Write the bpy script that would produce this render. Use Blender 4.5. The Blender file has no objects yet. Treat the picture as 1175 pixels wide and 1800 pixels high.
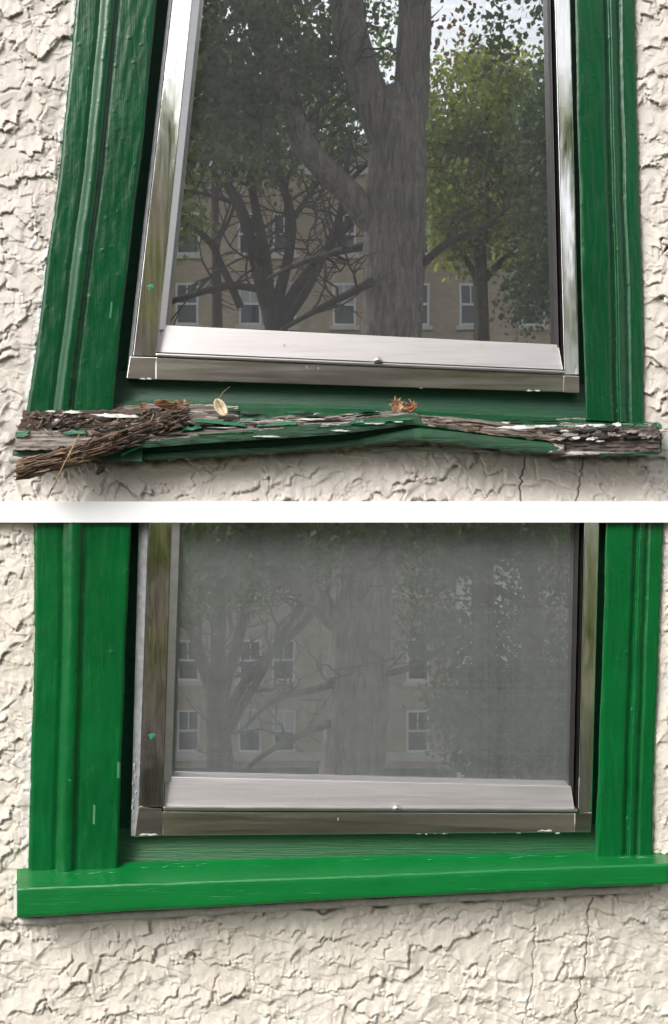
import bpy, bmesh, math, random
import numpy as np
from mathutils import Vector, Matrix, noise as mn
random.seed(7)
rng = np.random.default_rng(11)
C = bpy.context.scene.collection
SC = bpy.context.scene
R = math.radians

# ------------------------------------------------------------------ camera, light, exposure
D = 1.565            # metres from the camera to the wall
ZC = 8.0             # eye height
PXM = 1150.0         # photo pixels per metre on the wall
cam = bpy.data.objects.new('camera', bpy.data.cameras.new('camera'))
C.objects.link(cam)
cam.location = (0, -D, ZC)
cam.rotation_euler = (R(90), 0, 0)
cam.data.sensor_fit = 'VERTICAL'
cam.data.sensor_height = 24.0
cam.data.lens = 24.0
cam.data.clip_start = 0.05
cam.data.clip_end = 2000
SC.camera = cam

SUN_EL = 39.0
SUN_AZ = 228.0       # broad hazy sun over the street, well to the left
world = bpy.data.worlds.new('World')
SC.world = world
world.use_nodes = True
wn = world.node_tree.nodes
sky = wn.new('ShaderNodeTexSky')
sky.sky_type = 'NISHITA'
sky.sun_disc = False
sky.sun_elevation = R(SUN_EL)
sky.sun_rotation = R(SUN_AZ)
sky.air_density = 1.0
sky.dust_density = 3.0
sky.ozone_density = 1.0
hs = wn.new('ShaderNodeHueSaturation')          # thin overcast: the blue is mostly washed out
hs.inputs['Saturation'].default_value = .13
world.node_tree.links.new(sky.outputs[0], hs.inputs['Color'])
world.node_tree.links.new(hs.outputs[0], wn['Background'].inputs[0])
wn['Background'].inputs[1].default_value = 0.15
sun = bpy.data.objects.new('sun', bpy.data.lights.new('sun', 'SUN'))
C.objects.link(sun)
sun.data.energy = 1.3
sun.data.angle = R(30)
sun.data.color = (1.0, 0.95, 0.87)
sun.rotation_euler = Vector((-math.sin(R(SUN_AZ)) * math.cos(R(SUN_EL)), -math.cos(R(SUN_AZ)) * math.cos(R(SUN_EL)), -math.sin(R(SUN_EL)))).to_track_quat('-Z', 'Y').to_euler()
SC.view_settings.view_transform = 'Standard'
SC.view_settings.look = 'None'
SC.view_settings.exposure = 1.12
SC.view_settings.gamma = 1.0
SC.view_settings.use_curve_mapping = False
SC.cycles.max_bounces = 8
SC.cycles.transparent_max_bounces = 8

# ------------------------------------------------------------------ helpers
def P(px, py, d=0.0):
    """photo pixel -> point on the wall, d metres in front of the wall plane"""
    k = (D - d) / D / PXM
    return Vector(((px - 587.5) * k, -d, ZC + (900 - py) * k))

def E(px, py, L):
    """a point of the street opposite, L metres in front of the wall, seen in the panes"""
    k = (L + D) / 1800.0
    return Vector(((px - 587.5) * k, -L, ZC + (900 - py) * k))

def lerp(a, b, t):
    return a + (b - a) * t

def curve(keys):
    xs = [k[0] for k in keys]; ys = [k[1] for k in keys]
    return lambda x: float(np.interp(x, xs, ys))

class MB:
    def __init__(self):
        self.v = []; self.f = []; self.a = {}
    def add(self, verts, faces):
        n = len(self.v)
        self.v += [tuple(p) for p in verts]
        self.f += [tuple(i + n for i in f) for f in faces]
    def box(self, a, b):
        x0, y0, z0 = a; x1, y1, z1 = b
        self.add([(x0,y0,z0),(x1,y0,z0),(x1,y1,z0),(x0,y1,z0),(x0,y0,z1),(x1,y0,z1),(x1,y1,z1),(x0,y1,z1)],
                 [(3,2,1,0),(4,5,6,7),(0,1,5,4),(1,2,6,5),(2,3,7,6),(3,0,4,7)])
    def tube(self, pts, rad, seg=8, cap=True, wob=0.0):
        pts = [Vector(p) for p in pts]
        n = len(pts); base = len(self.v)
        up = Vector((0.31, 0.87, 0.11)).normalized()
        for i, p in enumerate(pts):
            t = (pts[min(i+1, n-1)] - pts[max(i-1, 0)]).normalized()
            s = t.cross(up)
            if s.length < 1e-4: s = t.cross(Vector((1, 0, 0)))
            s.normalize(); u = s.cross(t)
            for k in range(seg):
                a = 2 * math.pi * k / seg
                r = rad[i] * (1 + (wob * mn.noise(Vector((k * 2.1, i * .45, rad[0] * 50))) if wob else 0))
                self.v.append(tuple(p + s * math.cos(a) * r + u * math.sin(a) * r))
        for i in range(n - 1):
            for k in range(seg):
                a = base + i * seg + k; b = base + i * seg + (k + 1) % seg
                self.f.append((a, b, b + seg, a + seg))
        if cap:
            self.f.append(tuple(base + k for k in range(seg))[::-1])
            self.f.append(tuple(base + (n - 1) * seg + k for k in range(seg)))
    def grid(self, rows):
        """rows: list of equally long point lists"""
        n = len(self.v); m = len(rows[0])
        for r in rows: self.v += [tuple(p) for p in r]
        for i in range(len(rows) - 1):
            for j in range(m - 1):
                a = n + i * m + j
                self.f.append((a, a + 1, a + m + 1, a + m))
    def build(self, name, mat, parent=None, smooth=False, bevel=0.0, attrs=None, fix=True):
        me = bpy.data.meshes.new(name)
        me.from_pydata(self.v, [], self.f)
        if attrs:
            for k, vals in attrs.items():
                at = me.attributes.new(k, 'FLOAT', 'POINT')
                at.data.foreach_set('value', np.asarray(vals, dtype=np.float32))
        if fix or bevel:
            bm = bmesh.new(); bm.from_mesh(me)
            bmesh.ops.recalc_face_normals(bm, faces=bm.faces)
            if bevel:
                bmesh.ops.bevel(bm, geom=list(bm.edges), offset=bevel, segments=2, profile=0.6, affect='EDGES')
            bm.to_mesh(me); bm.free()
        if smooth:
            me.polygons.foreach_set('use_smooth', [True] * len(me.polygons))
        me.materials.append(mat)
        return link(name, me, parent)

def world_off(o):
    v = Vector((0, 0, 0))
    while o is not None:
        v += o.location; o = o.parent
    return v

def link(name, me, parent=None):
    o = bpy.data.objects.new(name, me)
    C.objects.link(o)
    if parent is not None:
        o.parent = parent
        o.location = -world_off(parent)
    return o

def tag(o, label=None, cat=None, group=None, kind=None):
    if label: o['label'] = label
    if cat: o['category'] = cat
    if group: o['group'] = group
    if kind: o['kind'] = kind
    return o

def thing(name, label, cat, loc=(0, 0, 0), group=None):
    o = bpy.data.objects.new(name, None)
    o.empty_display_size = 0.05
    C.objects.link(o)
    o.location = loc
    return tag(o, label, cat, group)

def slab(name, corners, db, mat, parent, bevel=0.0008):
    """a solid piece: four front corners (px, py, d) in order round the face, back at depth db"""
    m = MB()
    f = [P(*c) for c in corners]
    b = [Vector((p.x, -db, p.z)) for p in f]
    m.add(f + b, [(0,1,2,3),(7,6,5,4),(0,4,5,1),(1,5,6,2),(2,6,7,3),(3,7,4,0)])
    return m.build(name, mat, parent, bevel=bevel, smooth=False)

# ------------------------------------------------------------------ materials
def new_mat(name):
    m = bpy.data.materials.new(name)
    m.use_nodes = True
    nt = m.node_tree
    return m, nt, nt.nodes['Principled BSDF']

def N(nt, kind, **kw):
    n = nt.nodes.new(kind)
    for k, v in kw.items():
        if k in n.inputs: n.inputs[k].default_value = v
        else: setattr(n, k, v)
    return n

def noise_tex(nt, scale, detail=4, rough=.55, stretch=(1, 1, 1), dist=0.0):
    tc = N(nt, 'ShaderNodeTexCoord')
    mp = N(nt, 'ShaderNodeMapping'); mp.inputs['Scale'].default_value = stretch
    nt.links.new(tc.outputs['Object'], mp.inputs[0])
    t = N(nt, 'ShaderNodeTexNoise', Scale=scale, Detail=detail, Roughness=rough, Distortion=dist)
    nt.links.new(mp.outputs[0], t.inputs[0])
    return t

def ramp(nt, src, stops):
    r = N(nt, 'ShaderNodeValToRGB')
    e = r.color_ramp.elements
    while len(e) < len(stops): e.new(0.5)
    for i, (p, c) in enumerate(stops):
        e[i].position = p
        e[i].color = (c, c, c, 1) if isinstance(c, (int, float)) else (*c, 1)
    nt.links.new(src, r.inputs[0])
    return r.outputs[0]

def mix(nt, fac, a, b):
    m = N(nt, 'ShaderNodeMix', data_type='RGBA')
    for sock, v in ((m.inputs[0], fac), (m.inputs[6], a), (m.inputs[7], b)):
        if isinstance(v, (int, float)): sock.default_value = v
        elif isinstance(v, tuple): sock.default_value = (*v, 1)
        else: nt.links.new(v, sock)
    return m.outputs[2]

def math_n(nt, op, a, b=0.0, clamp=False):
    m = N(nt, 'ShaderNodeMath', operation=op, use_clamp=clamp)
    for i, v in enumerate((a, b)):
        if isinstance(v, (int, float)): m.inputs[i].default_value = v
        else: nt.links.new(v, m.inputs[i])
    return m.outputs[0]

def bump(nt, bs, src, strength, dist=0.002, prev=None):
    b = N(nt, 'ShaderNodeBump', Strength=strength, Distance=dist)
    nt.links.new(src, b.inputs['Height'])
    if prev is not None: nt.links.new(prev, b.inputs['Normal'])
    nt.links.new(b.outputs[0], bs.inputs['Normal'])
    return b.outputs[0]

def attr(nt, name):
    return N(nt, 'ShaderNodeAttribute', attribute_name=name).outputs['Fac']

def plain(name, col, rough=.6, metal=0.0, var=.15, scale=60, bstr=.15):
    m, nt, bs = new_mat(name)
    t = noise_tex(nt, scale)
    c2 = tuple(max(0, c * (1 - var * 2)) for c in col)
    nt.links.new(ramp(nt, t.outputs[0], [(.3, c2), (.7, col)]), bs.inputs['Base Color'])
    bs.inputs['Roughness'].default_value = rough
    bs.inputs['Metallic'].default_value = metal
    bump(nt, bs, t.outputs[0], bstr)
    return m

def green_paint(name, col, scuff):
    m, nt, bs = new_mat(name)
    st = noise_tex(nt, 55, 5, .65, (6, 6, .25))      # brush strokes along the board
    lu = noise_tex(nt, 45, 3, .5, (1, 1, .6))        # lumps and runs in old coats
    pit = noise_tex(nt, 300, 2, .6)
    big = noise_tex(nt, 7, 3)
    dark = tuple(c * .72 for c in col)
    base = mix(nt, ramp(nt, big.outputs[0], [(.35, 0), (.7, 1)]), dark, col)
    lite = tuple(min(1, c * 1.25 + .012) for c in col)
    base = mix(nt, ramp(nt, st.outputs[0], [(.56, 0), (.75, .6)]), base, lite)
    base = mix(nt, attr(nt, 'scuff'), base, scuff)
    nt.links.new(base, bs.inputs['Base Color'])
    nt.links.new(ramp(nt, lu.outputs[0], [(.3, .14), (.7, .32)]), bs.inputs['Roughness'])
    bs.inputs['Specular IOR Level'].default_value = .34
    b1 = bump(nt, bs, st.outputs[0], .35, .0012)
    b2 = bump(nt, bs, ramp(nt, lu.outputs[0], [(.6, 0), (.85, 1)]), .2, .002, b1)
    bump(nt, bs, ramp(nt, pit.outputs[0], [(.62, 0), (.75, 1)]), .10, .0008, b2)
    return m

def sill_paint(name, col):
    """fresh paint on the horizontal sill board, brush strokes run along x"""
    m, nt, bs = new_mat(name)
    st = noise_tex(nt, 60, 5, .7, (.22, 5, 7))
    thin = noise_tex(nt, 90, 3, .7, (.12, 4, 6))
    big = noise_tex(nt, 8, 3)
    base = mix(nt, ramp(nt, big.outputs[0], [(.3, 0), (.7, 1)]), tuple(c * .8 for c in col), col)
    base = mix(nt, ramp(nt, st.outputs[0], [(.55, 0), (.8, .55)]), base, tuple(c * 1.3 + .01 for c in col))
    lines = ramp(nt, thin.outputs[0], [(.665, 0), (.70, 1)])
    base = mix(nt, math_n(nt, 'MULTIPLY', lines, math_n(nt, 'ADD', attr(nt, 'worn'), .12)), base, (.12, .36, .17))
    nt.links.new(base, bs.inputs['Base Color'])
    bs.inputs['Roughness'].default_value = .3
    b = bump(nt, bs, st.outputs[0], .5, .0014)
    bump(nt, bs, noise_tex(nt, 40, 2, .5).outputs[0], .3, .002, b)
    return m

def peel_mat(name, col):
    """old paint flaking off grey wood: where the bare attribute is high the wood shows"""
    m, nt, bs = new_mat(name)
    big = noise_tex(nt, 22, 5, .65, (.35, 1.2, 1.5), 1.2)
    fine = noise_tex(nt, 130, 4, .7, (.25, 1, 1.6))
    k = math_n(nt, 'ADD', math_n(nt, 'MULTIPLY', big.outputs[0], .8), math_n(nt, 'MULTIPLY', fine.outputs[0], .35))
    k = math_n(nt, 'ADD', k, math_n(nt, 'MULTIPLY', math_n(nt, 'SUBTRACT', attr(nt, 'bare'), .5), .9))
    fib = noise_tex(nt, 70, 6, .75, (.10, 2.5, 5))
    wood = ramp(nt, fib.outputs[0], [(.3, (.018, .013, .011)), (.5, (.12, .095, .08)), (.72, (.33, .28, .25))])
    crack = ramp(nt, fib.outputs[0], [(.32, .0), (.37, 1)])
    paint = mix(nt, ramp(nt, noise_tex(nt, 12, 3).outputs[0], [(.35, 0), (.7, 1)]), tuple(c * .7 for c in col), col)
    paint = mix(nt, crack, (.02, .02, .018), paint)
    c = mix(nt, ramp(nt, k, [(.66, 0), (.675, 1)]), paint, (.50, .47, .45))      # primer rim
    c = mix(nt, ramp(nt, k, [(.70, 0), (.72, 1)]), c, wood)
    nt.links.new(c, bs.inputs['Base Color'])
    nt.links.new(ramp(nt, k, [(.66, .35), (.70, .85)]), bs.inputs['Roughness'])
    b = bump(nt, bs, fib.outputs[0], .8, .004)
    bump(nt, bs, ramp(nt, k, [(.66, 1), (.71, 0)]), .9, .002, b)
    return m

def wood_mat(name, stops, stretch, rnd=.5):
    m, nt, bs = new_mat(name)
    fib = noise_tex(nt, 60, 6, .75, stretch)
    c = ramp(nt, fib.outputs[0], stops)
    oi = N(nt, 'ShaderNodeObjectInfo')
    hv = N(nt, 'ShaderNodeHueSaturation')
    nt.links.new(c, hv.inputs['Color'])
    nt.links.new(math_n(nt, 'ADD', math_n(nt, 'MULTIPLY', oi.outputs['Random'], rnd * 2), 1 - rnd), hv.inputs['Value'])
    nt.links.new(hv.outputs[0], bs.inputs['Base Color'])
    bs.inputs['Roughness'].default_value = .9
    bump(nt, bs, fib.outputs[0], .9, .003)
    return m

def stucco_mat(name, col, col2):
    m, nt, bs = new_mat(name)
    big = noise_tex(nt, 9, 4, .6)
    mid = noise_tex(nt, 55, 5, .65)
    fine = noise_tex(nt, 420, 4, .7)
    c = mix(nt, ramp(nt, big.outputs[0], [(.35, 0), (.68, 1)]), col2, col)
    c = mix(nt, ramp(nt, mid.outputs[0], [(.55, 0), (.78, .35)]), c, tuple(x * .78 for x in col2))
    c = mix(nt, attr(nt, 'white'), c, (.66, .65, .64))
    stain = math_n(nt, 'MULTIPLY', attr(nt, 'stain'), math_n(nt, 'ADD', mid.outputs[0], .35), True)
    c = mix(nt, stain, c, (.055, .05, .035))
    nt.links.new(c, bs.inputs['Base Color'])
    bs.inputs['Roughness'].default_value = .8
    bs.inputs['Specular IOR Level'].default_value = .3
    b = bump(nt, bs, mid.outputs[0], .35, .003)
    bump(nt, bs, fine.outputs[0], .55, .0015, b)
    return m

def alu_mat(name, col, rough, stretch, streak=.15, bstr=.05, wave=0, grime=.5):
    m, nt, bs = new_mat(name)
    st = noise_tex(nt, 50, 5, .7, stretch)
    dirt = noise_tex(nt, 30, 5, .7)
    c = mix(nt, ramp(nt, st.outputs[0], [(.35, streak * 2), (.6, 0)]), col, tuple(x * .6 for x in col))
    c = mix(nt, ramp(nt, dirt.outputs[0], [(.62, 0), (.8, grime)]), c, (.22, .19, .17))
    nt.links.new(c, bs.inputs['Base Color'])
    bs.inputs['Metallic'].default_value = 1.0
    nt.links.new(ramp(nt, st.outputs[0], [(.3, rough), (.8, min(1, rough + .1))]), bs.inputs['Roughness'])
    b = bump(nt, bs, st.outputs[0], bstr, .001)
    if wave:
        wv = noise_tex(nt, 14, 3, .6, tuple(1.0 if q > 1 else .35 for q in stretch))
        bump(nt, bs, wv.outputs[0], wave, .004, b)
    return m

def glass_mat():
    m, nt, bs = new_mat('window_glass')
    nt.nodes.remove(bs)
    tr = N(nt, 'ShaderNodeBsdfTransparent'); tr.inputs[0].default_value = (.55, .58, .57, 1)
    gl = N(nt, 'ShaderNodeBsdfGlossy', Roughness=0.009); gl.inputs[0].default_value = (.95, .98, 1, 1)
    w = noise_tex(nt, 3.0, 2, .5)
    b = N(nt, 'ShaderNodeBump', Strength=.06, Distance=.004)
    nt.links.new(w.outputs[0], b.inputs['Height']); nt.links.new(b.outputs[0], gl.inputs['Normal'])
    mx = N(nt, 'ShaderNodeMixShader'); mx.inputs[0].default_value = GLASS_REFL
    nt.links.new(tr.outputs[0], mx.inputs[1]); nt.links.new(gl.outputs[0], mx.inputs[2])
    nt.links.new(mx.outputs[0], nt.nodes['Material Output'].inputs[0])
    return m

def leaf_mat(name, c0, c1, trans=.35):
    m, nt, bs = new_mat(name)
    g = N(nt, 'ShaderNodeNewGeometry')
    col = ramp(nt, g.outputs['Random Per Island'], [(.0, c0), (1.0, c1)])
    nt.links.new(col, bs.inputs['Base Color'])
    bs.inputs['Roughness'].default_value = .5
    tl = N(nt, 'ShaderNodeBsdfTranslucent')
    nt.links.new(col, tl.inputs[0])
    mx = N(nt, 'ShaderNodeMixShader'); mx.inputs[0].default_value = trans
    nt.links.new(bs.outputs[0], mx.inputs[1]); nt.links.new(tl.outputs[0], mx.inputs[2])
    nt.links.new(mx.outputs[0], nt.nodes['Material Output'].inputs[0])
    return m

GLASS_REFL = .92
GREEN_OLD = (.0015, .061, .019)
GREEN_NEW = (.0015, .098, .022)
M_green_old = green_paint('old_green_paint', GREEN_OLD, (.12, .32, .18))
M_green_new = green_paint('new_green_paint', GREEN_NEW, (.16, .40, .22))
M_sill_new = sill_paint('fresh_sill_paint', (.002, .142, .027))
M_peel = peel_mat('peeling_green_paint', GREEN_OLD)
M_dark_green = plain('dark_green_paint', (.007, .085, .04), .45, var=.25)
M_stucco_up = stucco_mat('stucco_weathered', (.585, .54, .50), (.52, .475, .43))
M_stucco_lo = stucco_mat('stucco_cream', (.615, .57, .51), (.555, .505, .44))
M_alu_face = alu_mat('polished_aluminium', (.86, .85, .84), .05, (2.5, 2.5, .15), .25, .06, .30, .15)  # dark grain streaks in the colour also mimic streaky reflections
M_alu_low = alu_mat('tarnished_aluminium', (.84, .79, .76), .15, (.12, 2.5, 2.5), .2, .05, .07, .12)
M_alu_rail = alu_mat('brushed_aluminium', (.53, .505, .505), .5, (.15, 4, 6), .12, .12)
M_alu_lip = alu_mat('aluminium_lip', (.52, .505, .50), .3, (.3, 2, 2))
M_gasket = plain('dark_bronze_channel', (.018, .016, .015), .35, .3, .2)  # dark reflection of the right stile put into its colour
M_caulk = plain('grey_caulk', (.26, .27, .28), .55, 0, .2, 80, .4)
M_white = plain('white_trim_paint', (.88, .885, .89), .5, 0, .012, 40, .03)
M_whitepaint = plain('old_white_paint', (.50, .49, .475), .6, 0, .15, 120, .5)
M_wire = plain('screen_wire', (.08, .082, .086), .5, .2, .1)
M_wire_new = plain('screen_wire_dusty', (.25, .26, .26), .5, .2, .1)  # wire grey lightened to give the lower pane its haze
M_glass = glass_mat()
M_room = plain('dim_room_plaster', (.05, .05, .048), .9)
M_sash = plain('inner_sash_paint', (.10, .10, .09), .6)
M_rot = wood_mat('rotten_wood', [(.3, (.012, .008, .006)), (.5, (.055, .036, .026)), (.75, (.17, .12, .09))], (.3, 2, 3))
M_log = wood_mat('split_brown_wood', [(.3, (.03, .018, .01)), (.5, (.16, .10, .065)), (.75, (.36, .26, .18))], (.5, 2, 3))
M_grey = wood_mat('weathered_grey_wood', [(.3, (.03, .024, .02)), (.5, (.20, .17, .15)), (.75, (.40, .36, .32))], (.2, 2, 4), .2)
M_end = wood_mat('dark_bare_wood', [(.3, (.015, .011, .010)), (.5, (.075, .058, .052)), (.75, (.19, .155, .14))], (.25, 2, 4), .1)
M_leafbrown = plain('dry_leaf_brown', (.40, .20, .095), .6, 0, .3, 90, .6)
M_leafred = plain('dry_leaf_red_brown', (.27, .075, .025), .5, 0, .3, 90, .6)
M_leafpale = plain('dry_leaf_pale', (.50, .41, .27), .6, 0, .12, 90, .4)
M_twig = plain('dry_twig', (.33, .22, .11), .8, 0, .25, 90, .5)
M_speck = plain('green_paint_smear', (.03, .22, .12), .4)

# ------------------------------------------------------------------ the ground and the street opposite
def grass_mat():
    m, nt, bs = new_mat('lawn')
    t = noise_tex(nt, .6, 6, .6); t2 = noise_tex(nt, 25, 4, .7)
    c = mix(nt, ramp(nt, t.outputs[0], [(.35, 0), (.65, 1)]), (.05, .055, .022), (.085, .09, .04))
    c = mix(nt, ramp(nt, t2.outputs[0], [(.4, 0), (.7, .6)]), c, (.03, .04, .012))
    nt.links.new(c, bs.inputs['Base Color']); bs.inputs['Roughness'].default_value = .9
    bump(nt, bs, t2.outputs[0], .8, .05)
    return m
m = MB(); m.add([(-600, -900, 0), (600, -900, 0), (600, 300, 0), (-600, 300, 0)], [(0, 1, 2, 3)])
tag(m.build('lawn', grass_mat()), kind='structure')
m = MB(); m.add([(-200, -24, .004), (200, -24, .004), (200, -18.5, .004), (-200, -18.5, .004)], [(0, 1, 2, 3)])
tag(m.build('road', plain('asphalt', (.055, .055, .058), .85, 0, .15, 8)), kind='structure')
m = MB(); m.add([(-200, -17.2, .006), (200, -17.2, .006), (200, -15.6, .006), (-200, -15.6, .006)], [(0, 1, 2, 3)])
tag(m.build('pavement', plain('concrete_pavement', (.33, .31, .28), .85, 0, .1, 5)), kind='structure')
kb = MB(); kb.box((-200, -18.5, 0), (200, -18.35, .13)); kb.box((-200, -24.15, 0), (200, -24, .13))
tag(kb.build('kerb', plain('kerb_concrete', (.36, .34, .31), .8)), kind='structure')

def brick_mat():
    m, nt, bs = new_mat('yellow_brick')
    tc = N(nt, 'ShaderNodeTexCoord'); mp = N(nt, 'ShaderNodeMapping')
    mp.inputs['Rotation'].default_value = (R(90), 0, 0)
    nt.links.new(tc.outputs['Object'], mp.inputs[0])
    b = N(nt, 'ShaderNodeTexBrick', Scale=2.2)
    b.inputs['Color1'].default_value = (.45, .36, .26, 1); b.inputs['Color2'].default_value = (.37, .29, .21, 1)
    b.inputs['Mortar'].default_value = (.40, .35, .28, 1); b.inputs['Mortar Size'].default_value = .015
    nt.links.new(mp.outputs[0], b.inputs[0])
    w = noise_tex(nt, .5, 5, .65)
    c = mix(nt, ramp(nt, w.outputs[0], [(.35, 0), (.7, .6)]), b.outputs[0], (.20, .165, .13))
    nt.links.new(c, bs.inputs['Base Color']); bs.inputs['Roughness'].default_value = .85
    return m
M_brick = brick_mat()
M_stone = plain('pale_stone_trim', (.55, .53, .48), .7)
M_wframe = plain('white_window_paint', (.66, .66, .65), .5)
M_pane, nt_, bs_ = new_mat('street_pane')
bs_.inputs['Base Color'].default_value = (.03, .035, .04, 1); bs_.inputs['Roughness'].default_value = .06
M_blind = plain('window_blind', (.42, .42, .42), .8)
M_roof = plain('roof_gravel', (.10, .10, .10), .9)

LB = 30.4
bld = thing('apartment_building', 'tan brick apartment block with white sash windows mirrored in both panes', 'building', E(560, 1355, LB))
a0 = E(-900, 1348, LB); a1 = E(1150, 262, LB)
m = MB(); m.box((a0.x, -LB - 9, 0), (a1.x, -LB, a1.z)); m.build('wall', M_brick, bld)
m = MB(); m.box((a0.x - .15, -LB - 9.1, a1.z), (a1.x + .15, -LB + .25, a1.z + .35)); m.build('cornice', M_stone, bld)
m = MB(); m.box((a0.x + .3, -LB - 8.8, a1.z + .35), (a1.x - .3, -LB - .3, a1.z + .42)); m.build('roof', M_roof, bld)
for yy, th in ((300, .22), (1045, .25), (1330, .25)):
    b0 = E(0, yy, LB)
    m = MB(); m.box((a0.x - .03, -LB - .05, b0.z - th / 2), (a1.x + .03, -LB + .08, b0.z + th / 2)); m.build('belt_course', M_stone, bld)
for row in (410, 535, 660, 785, 910, 1160, 1285):
    for col in (-150, -10, 130, 230, 330, 440, 500, 605, 735, 828, 940, 1050):
        c = E(col, row, LB); w = .36; h = .66
        fr = MB()
        for (x0, x1, z0, z1) in ((-w, -w + .07, -h, h), (w - .07, w, -h, h), (-w + .07, w - .07, h - .07, h), (-w + .07, w - .07, -h, -h + .07), (-w + .07, w - .07, -.035, .035), (-.02, .02, .035, h - .07)):
            fr.box((c.x + x0, -LB - .04, c.z + z0), (c.x + x1, -LB + .03, c.z + z1))
        f = fr.build('window', M_wframe, bld, fix=False)
        q = MB(); q.box((c.x - w + .05, -LB - .03, c.z - h + .05), (c.x + w - .05, -LB + .006, c.z + h - .05)); q.build('pane', M_pane, f, fix=False)
        if (row + col) % 3 == 0:
            q = MB(); q.box((c.x - w + .075, -LB + .008, c.z + .04), (c.x + w - .075, -LB + .012, c.z + h - .075)); q.build('blind', M_blind, f, fix=False)
        s = MB(); s.box((c.x - w - .1, -LB - .03, c.z - h - .14), (c.x + w + .1, -LB + .1, c.z - h - .003)); s.build('sill', M_stone, f, fix=False)

# white block added behind the shrubs to make bright gaps in the leaves
gar = thing('garage', 'added white block that makes bright gaps through shrubs at right of lower pane', 'garage', E(930, 1180, 17.5))
g0 = E(850, 0, 21.5); g1 = E(1010, 905, 21.5)
M_gar = plain('white_render', (.8, .8, .78), .7)
m = MB(); m.box((g0.x, -26.5, 0), (g1.x, -25.3, 6.8)); m.build('wall', M_gar, gar)
m = MB(); m.add([(g0.x - .3, -26.8, 6.8), (g1.x + .3, -26.8, 6.8), (g1.x + .3, -25.0, 6.8), (g0.x - .3, -25.0, 6.8), (g0.x - .3, -25.9, 7.5), (g1.x + .3, -25.9, 7.5)],
          [(3, 2, 5, 4), (1, 0, 4, 5), (0, 3, 4), (2, 1, 5), (0, 1, 2, 3)])
m.build('roof', M_roof, gar)

def bark_mat(name, lo, hi, sc):
    m, nt, bs = new_mat(name)
    t = noise_tex(nt, sc, 6, .7, (1.6, 1.6, .28), .8)
    nt.links.new(ramp(nt, t.outputs[0], [(.3, lo), (.7, hi)]), bs.inputs['Base Color'])
    bs.inputs['Roughness'].default_value = .95
    bump(nt, bs, t.outputs[0], 1.0, .06)
    return m
M_bark = bark_mat('furrowed_bark', (.05, .045, .04), (.30, .27, .245), 13)
M_bark2 = bark_mat('thin_bark', (.03, .026, .023), (.09, .078, .065), 14)
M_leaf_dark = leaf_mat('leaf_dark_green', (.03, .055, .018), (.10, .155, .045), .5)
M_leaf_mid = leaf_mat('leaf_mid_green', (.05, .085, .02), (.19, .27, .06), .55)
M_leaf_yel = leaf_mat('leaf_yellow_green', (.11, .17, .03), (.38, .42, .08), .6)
M_leaf_orange = leaf_mat('leaf_turning_orange', (.22, .08, .02), (.36, .17, .03), .4)

def leaves(mb, centre, rad, n, size, seed, hollow=.35):
    """n small leaves in twig clumps inside an ellipsoid"""
    r = np.random.default_rng(seed)
    n = int(n * 1.9); size = size * .74
    k = max(3, n // 22)
    cs = []
    while len(cs) < k:
        p = r.uniform(-1, 1, 3); q = np.linalg.norm(p)
        if q > 1 or q < hollow * r.random(): continue
        if mn.noise(Vector((p * 1.9 + seed).tolist())) < -.12: continue
        cs.append(p)
    for p in cs:
        c = np.array(centre) + p * np.array(rad)
        dr = r.normal(0, 1, 3); dr[2] -= .5; dr /= np.linalg.norm(dr)
        for j in range(22):
            q = c + dr * r.uniform(-.28, .28) + r.normal(0, .11, 3)
            a = r.normal(0, 1, 3); a[2] -= .6; a /= np.linalg.norm(a)
            b = np.cross(a, r.normal(0, 1, 3)); b /= (np.linalg.norm(b) + 1e-6)
            s = size * r.uniform(.6, 1.25)
            mb.add([q, q + a * s * .55 + b * s * .38, q + a * s, q + a * s * .5 - b * s * .38], [(0, 1, 2, 3)])

PATHS = {}
def twigs(parent, n, length, seed, lo=.25):
    """fine bare twigs growing from the limbs of one tree"""
    q = random.Random(seed); mb = MB()
    for pts, rr in [p for p in PATHS[parent.name] if p[1][0] < .2]:
        for _ in range(n):
            i = q.randrange(int(len(pts) * lo), len(pts))
            p = pts[i].copy(); d = Vector((q.gauss(0, .8), q.gauss(0, .6), q.uniform(.1, 1.2))).normalized()
            L = length * q.uniform(.5, 1.3); path = [p]
            for k in range(8):
                d = (d + Vector((q.gauss(0, .34), q.gauss(0, .3), q.gauss(.06, .3)))).normalized()
                path.append(path[-1] + d * L / 8)
            r = min(.022, rr[i] * .45)
            mb.tube(path, [r * (1 - k / 9.5) for k in range(9)], 4, False)
            for k in (2, 3, 5, 6):
                e = (d + Vector((q.gauss(0, .9), q.gauss(0, .6), q.gauss(0, .6)))).normalized()
                a = path[k]; mb.tube([a, a + e * L * .2, a + e * L * .38 + Vector((0, 0, q.gauss(0, .05)))], [r * .5, r * .38, r * .15], 4, False)
    return tag(mb.build('twigs', M_bark2, parent, fix=False), kind='stuff')

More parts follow.
